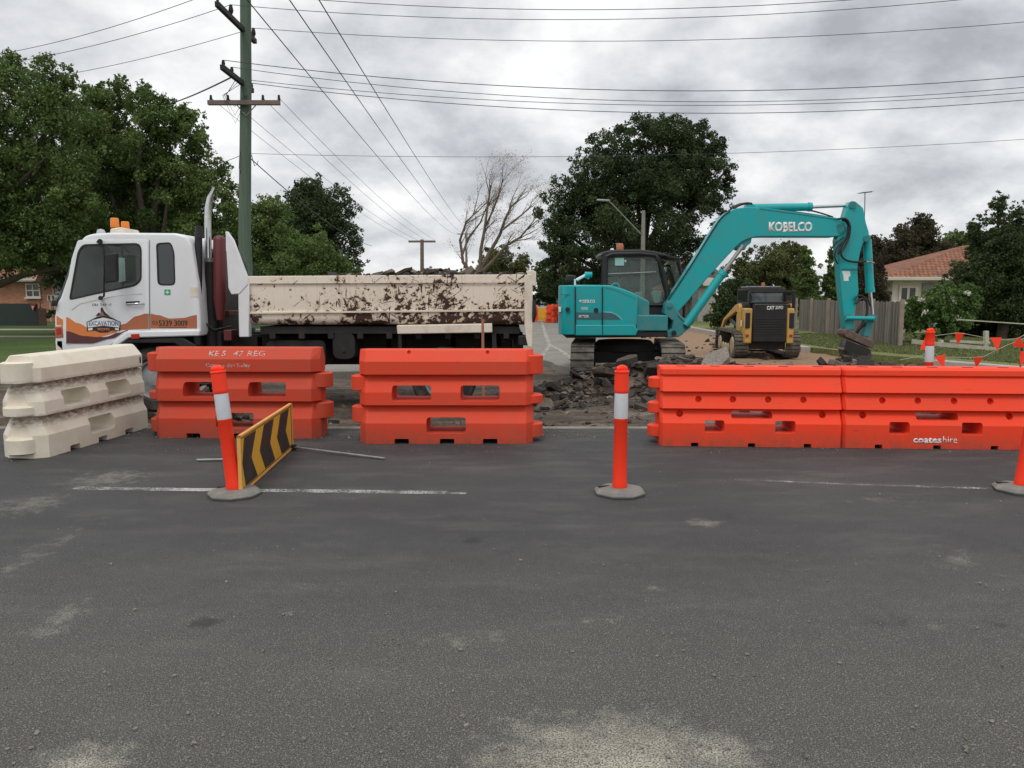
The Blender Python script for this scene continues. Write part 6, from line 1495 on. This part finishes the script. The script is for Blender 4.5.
# ================================================================== HOUSES
def hip_roof(name, x0, x1, y0, y1, z0, z1, m, parent, hxo=None):
    hx = hxo or (y1 - y0) / 2; me_ = bpy.data.meshes.new(name)
    rid = (max(x0 + hx, (x0 + x1) / 2 - .01) if x1 - x0 > y1 - y0 else (x0 + x1) / 2, min(x1 - hx, (x0 + x1) / 2 + .01) if x1 - x0 <= y1 - y0 else x1 - hx)
    if x1 - x0 > y1 - y0: r0, r1 = (x0 + hx, (y0 + y1) / 2, z1), (x1 - hx, (y0 + y1) / 2, z1)
    else: hy = (x1 - x0) / 2; r0, r1 = ((x0 + x1) / 2, y0 + hy, z1), ((x0 + x1) / 2, y1 - hy, z1)
    A_, B_, C2, D_ = (x0, y0, z0), (x1, y0, z0), (x1, y1, z0), (x0, y1, z0)
    faces = [(A_, B_, r1, r0), (C2, D_, r0, r1), (D_, A_, r0), (B_, C2, r1)] if x1 - x0 > y1 - y0 else [(A_, B_, r0), (C2, D_, r1), (D_, A_, r0, r1), (B_, C2, r1, r0)]
    q = MB(); uvs = []
    for f_ in faces: q.add(f_, [tuple(range(len(f_)))])
    q.add([A_, B_, C2, D_], [(3, 2, 1, 0)])
    o_ = q.build(name, m, parent, smooth=0, recalc=True); uv = o_.data.uv_layers.new(name='UVMap')
    for p_ in o_.data.polygons:
        n_ = p_.normal; e_ = Vector((-n_.y, n_.x, 0)); e_ = e_.normalized() if e_.length > .01 else Vector((1, 0, 0)); s_ = n_.cross(e_)
        for li in p_.loop_indices:
            v_ = o_.data.vertices[o_.data.loops[li].vertex_index].co; uv.data[li].uv = (v_.dot(e_), v_.dot(s_))
    return o_
def window(parent, x0, x1, z0, z1, y, mf, mg, cols=2, rows=1, fw=.07, sill=True):
    q = MB()
    q.box(x0, x1, y - .05, y + .05, z0, z0 + fw); q.box(x0, x1, y - .05, y + .05, z1 - fw, z1)
    q.box(x0, x0 + fw, y - .05, y + .05, z0 + fw, z1 - fw); q.box(x1 - fw, x1, y - .05, y + .05, z0 + fw, z1 - fw)
    for k in range(1, cols): xm = x0 + (x1 - x0) * k / cols; q.box(xm - fw / 2, xm + fw / 2, y - .045, y + .045, z0 + fw, z1 - fw)
    for k in range(1, rows): zm = z0 + (z1 - z0) * k / rows; q.box(x0 + fw, x1 - fw, y - .04, y + .04, zm - fw / 2, zm + fw / 2)
    w_ = q.build('window', mf, parent, smooth=0)
    g_ = MB(); g_.box(x0 + .02, x1 - .02, y - .01, y + .01, z0 + .02, z1 - .02); g_.build('pane', mg, w_, smooth=0)
    if sill: s_ = MB(); s_.box(x0 - .06, x1 + .06, y - .14, y - .052, z0 - .07, z0 + .005); s_.build('sill', mf, w_, smooth=0)
    return w_
# right: weatherboard house under terracotta tiles
HY = 40
hx0 = P(886, 300, HY).x
hr = world_thing('house', 'white house with a terracotta tiled hip roof behind the flowering shrub', 'house', (hx0, HY, 0))
ez = P(886, 279, HY).z
b = MB(); b.box(hx0 + .55, hx0 + 14, HY + .5, HY + 7, -.2, ez); b.build('wall', 'plaster', hr, smooth=0)
hip_roof('roof', hx0 - .1, hx0 + 14.6, HY - .1, HY + 7.6, ez + .1, P(0, 245.5, HY + 3.8).z, 'tiles', hr, hxo=P(965, 245, HY + 3.8).x - hx0)
b = MB(); b.box(hx0 - .13, hx0 + 14.63, HY - .13, HY + .1, ez - .07, ez + .10); b.box(hx0 - .13, hx0 + .07, HY + .1, HY + 7.6, ez - .07, ez + .10); b.build('gutter', 'fascia', hr, smooth=0, bevel=.02)
b = MB(); b.box(hx0, hx0 + 14.5, HY + .1, HY + 7.5, ez + .0, ez + .03); b.build('soffit', 'fascia', hr, smooth=0)
wx0 = P(898, 300, HY + .5).x; wx1 = P(916.5, 300, HY + .5).x
window(hr, wx0, wx1, P(0, 303, HY).z, P(0, 285.5, HY).z, HY + .47, 'plaster', 'house_glass', 2, 1, .12)
window(hr, P(921, 300, HY + .5).x, P(950, 300, HY + .5).x, P(0, 303, HY).z, P(0, 283, HY).z, HY + .47, 'timber', 'blind', 2, 1, .1)
# small pale shed and brown-roofed house far up the street
sy = 44; sx = P(690, 300, sy).x
sh = world_thing('shed', 'small white-roofed shed glimpsed under the excavator boom', 'shed', (sx, sy, 0))
xq = P(718, 300, sy).x; b = MB(); b.box(sx + .15, xq - .15, sy, sy + 4, 0, P(0, 286, sy).z); b.build('wall', 'concrete', sh, smooth=0)
b = MB(); z_ = P(0, 286, sy).z; b.prism([(sx, z_), (xq + .1, z_), (xq - .3, z_ + .45), (sx + .5, z_ + .5)], sy - .3, sy + 4.2); b.build('roof', 'plaster', sh, smooth=0, bevel=.03)
b = MB(); b.box(P(700, 0, sy).x, P(706, 0, sy).x, sy - .03, sy - .003, .0, P(0, 292, sy).z); b.build('door', 'blind', sh, smooth=0)
hy2 = 66; x0_ = P(668, 300, hy2).x; x1_ = P(722, 300, hy2).x
hb = world_thing('house', 'dull brick house with a brown roof far behind the white-roofed shed', 'house', (x0_, hy2, 0))
z_ = P(0, 277, hy2).z; b = MB(); b.box(x0_ + .4, x1_ - .4, hy2 + .4, hy2 + 9, 0, z_); b.build('wall', 'brick', hb, smooth=0)
hip_roof('roof', x0_, x1_ + .6, hy2, hy2 + 9.5, z_, P(0, 258, hy2).z + .3, 'roof_b', hb)
window(hb, P(700, 0, hy2).x, P(710, 0, hy2).x, 1.0, 2.1, hy2 + .37, 'plaster', 'house_glass')
# left: orange brick house
by = 44; bx1 = P(58, 300, by).x
hl = world_thing('house', 'orange-red brick house under the trees at the left edge', 'house', (bx1, by, 0))
b = MB(); b.box(bx1 - 16, bx1, by, by + 10, -.1, P(0, 279, by).z); b.build('wall', 'brick', hl, smooth=0)
zr = P(0, 279, by).z
hip_roof('roof', bx1 - 16.5, bx1 + .5, by - .5, by + 10.5, zr, zr + 2.6, 'tiles', hl)
b = MB(); b.box(bx1 - 16.5, bx1 + .5, by - .56, by - .42, zr - .1, zr + .06); b.build('gutter', 'fascia', hl, smooth=0)
window(hl, P(5.5, 0, by).x, P(20.5, 0, by).x, P(0, 297.5, by).z, P(0, 283.5, by).z, by - .03, 'plaster', 'house_glass', 2, 2)
window(hl, P(33.5, 0, by).x, P(49, 0, by).x, P(0, 301, by).z, P(0, 284, by).z, by - .03, 'plaster', 'blind', 2, 2)
b = MB(); zg = P(0, 283, by).z; b.prism([(P(28, 0, by).x, zg), (P(48, 0, by).x, zg), (P(45, 0, by).x, zg + .1), (P(33, 0, by).x, zg + .55)], by - 1.2, by - .06); b.build('window_hood', 'tiles', hl, smooth=0)
b = MB(); b.box(P(2, 0, by).x, P(19, 0, by).x, by - .5, by - .06, P(0, 282, by).z, P(0, 280.6, by).z); b.build('awning', 'fascia', hl, smooth=0)
ac = world_thing('air_conditioner', 'white window air conditioner propped on two legs against the brick house', 'air conditioner', (P(37.5, 0, by).x, by - .4, 0))
b = MB(); b.box(P(33, 0, by).x, P(41.5, 0, by).x, by - .6, by - .085, P(0, 300.5, by).z, P(0, 295, by).z); b.build('case', 'plaster', ac, smooth=0, bevel=.02)
for x in (35.2, 39.4): b = MB(); b.box(P(x - .8, 0, by).x, P(x + .8, 0, by).x, by - .62, by - .605, P(0, 299.8, by).z, P(0, 295.6, by).z); b.build('grille', 'bin', ac, smooth=0)
for x in (34.4, 39.6): b = MB(); b.tube([(P(x, 0, by).x, by - .5, 0), (P(x, 0, by).x, by - .5, P(0, 300.5, by).z)], .03, 6); b.build('leg', 'fascia', ac)
fx = world_thing('panel_fence', 'dark panel fence with a red and white triangle sign before the brick house', 'fence', (P(0, 0, 38).x, 38, 0))
b = MB(); b.box(P(-40, 0, 38).x, P(15.5, 0, 38).x, 38, 38.05, .05, P(0, 303.5, 38).z); b.build('panel', 'bin', fx, smooth=0)
b = MB(); b.box(P(15.8, 0, 38).x, P(24, 0, 38).x, 38, 38.05, .05, P(0, 309, 38).z); b.build('panel', 'paling_b', fx, smooth=0)
b = MB(); b.prism([(P(8, 0, 37.9).x, P(0, 304.5, 37.9).z), (P(13.5, 0, 37.9).x, P(0, 304.5, 37.9).z), (P(10.5, 0, 37.9).x, P(0, 311.5, 37.9).z)], 37.93, 37.96, 0)
b.prism([(P(9.3, 0, 37.9).x, P(0, 306.2, 37.9).z), (P(12, 0, 37.9).x, P(0, 306.2, 37.9).z), (P(10.5, 0, 37.9).x, P(0, 310, 37.9).z)], 37.91, 37.925, 1); b.build('triangle_sign', ['lime', 'plaster'], fx, smooth=0)
tree('garden_bed', 'low dark garden bed along the foot of the brick house', [(35, 314, 8, 4), (44, 315, 9, 3.5), (28, 315, 5, 3), (54, 314, 7, 4)], 42, 40, 'leaf_deep', 3500, .07, 12, None, seed=33, tr_r=.03, cat='shrub', limbs=4)

# ================================================================== FAR END OF THE STREET
def A_copy(src, label, px, py, rz):
    c = copy_tree(src); c['label'] = label; g_ = G(px, py, .045); c.location = (g_.x, g_.y, .045); c.rotation_euler = (0, 0, rz); return c
A_copy(A2, 'small distant red barrier at the far end of the works, left of the excavator rear', 554, 322.5, R(70))
fb = world_thing('mesh_barrier_panel', 'yellow-orange barrier panel far up the street beside the distant red barrier', 'barrier', (P(540, 0, 45).x, 45, .05))
b = MB(); b.box(P(535.8, 0, 45).x, P(549, 0, 45).x, 45, 45.08, .15, P(0, 308, 45).z); b.build('panel', 'sign_y', fb, smooth=0)
b = MB(); b.box(P(536.6, 0, 45).x, P(538.6, 0, 45).x, 44.9, 45.0, .05, P(0, 306, 45).z); b.build('post', 'fluoro', fb)
b = MB(); b.box(P(543, 0, 45).x, P(547, 0, 45).x, 44.8, 44.95, .05, P(0, 316, 45).z); b.build('foot', 'sign_y', fb, bevel=.02)
def car(label, px, Y, m, rz):
    g_ = P(px, 300, Y); rt = thing('parked_car', label, 'car', (g_.x, Y, .05), rz, 'distant cars')
    b_ = MB(); b_.prism(rpoly([(-2.1, .3), (-2.15, .75), (-1.6, .88), (-1.1, .92), (-.6, 1.40), (.8, 1.42), (1.5, .95), (2.1, .85), (2.15, .3)], .08), -.85, .85); b_.build('body', m, rt, bevel=.06)
    b_ = MB(); b_.prism([(-1.0, .93), (-.57, 1.34), (.75, 1.36), (1.32, .95)], -.858, .858); b_.build('windows', 'glass', rt, smooth=0)
    for x in (-1.3, 1.35):
        for y in (-.8, .8):
            q = MB(); q.cyl((x, y - .1, .3), (x, y + .1, .3), .31, n=20); q.build('wheel', 'tyre', rt)
car('white car parked far up the side street', 542, 118, 'white', R(60)); car('maroon car far up the side street beyond the white one', 547, 140, 'maroon', R(75)); car('silver car far off beside the rear of the excavator', 556, 112, 'steel', R(50))

# grass tufts on the verge
def tufts(name, label, n, fx_, fy_, zb_, hgt2, m):
    x = fx_(n); y = fy_(n); k = (x > 9.0) & ((x - 8.6) > np.clip((22.5 - y), 0, 9) * .42 + .15) if m == 'blade' else np.ones(n, bool)
    x = x[k]; y = y[k]; n = len(x); a = rng.random(n) * 6.28; h = hgt2 * (.4 + rng.random(n)); w_ = .012 + .012 * rng.random(n)
    p = np.stack([x, y, np.full(n, zb_)], 1); d = np.stack([np.cos(a), np.sin(a), np.zeros(n)], 1); l = np.stack([rng.normal(size=n) * .4, rng.normal(size=n) * .4, np.ones(n)], 1) * h[:, None]
    V_ = np.stack([p - d * w_[:, None], p + d * w_[:, None], p + d * w_[:, None] * .3 + l, p - d * w_[:, None] * .3 + l], 1).reshape(-1, 3)
    me_ = fastmesh(name, V_, np.arange(4 * n).reshape(-1, 4), [m], rng.random(n)); o_ = bpy.data.objects.new(name, me_); col.objects.link(o_); tag(o_, label, 'grass', kind='stuff')
tufts('grass', 'short grass growing on the verge by the paling fence', 60000, lambda n: rng.uniform(9, 16, n), lambda n: rng.uniform(14.5, 30, n), .10, .05, 'blade')
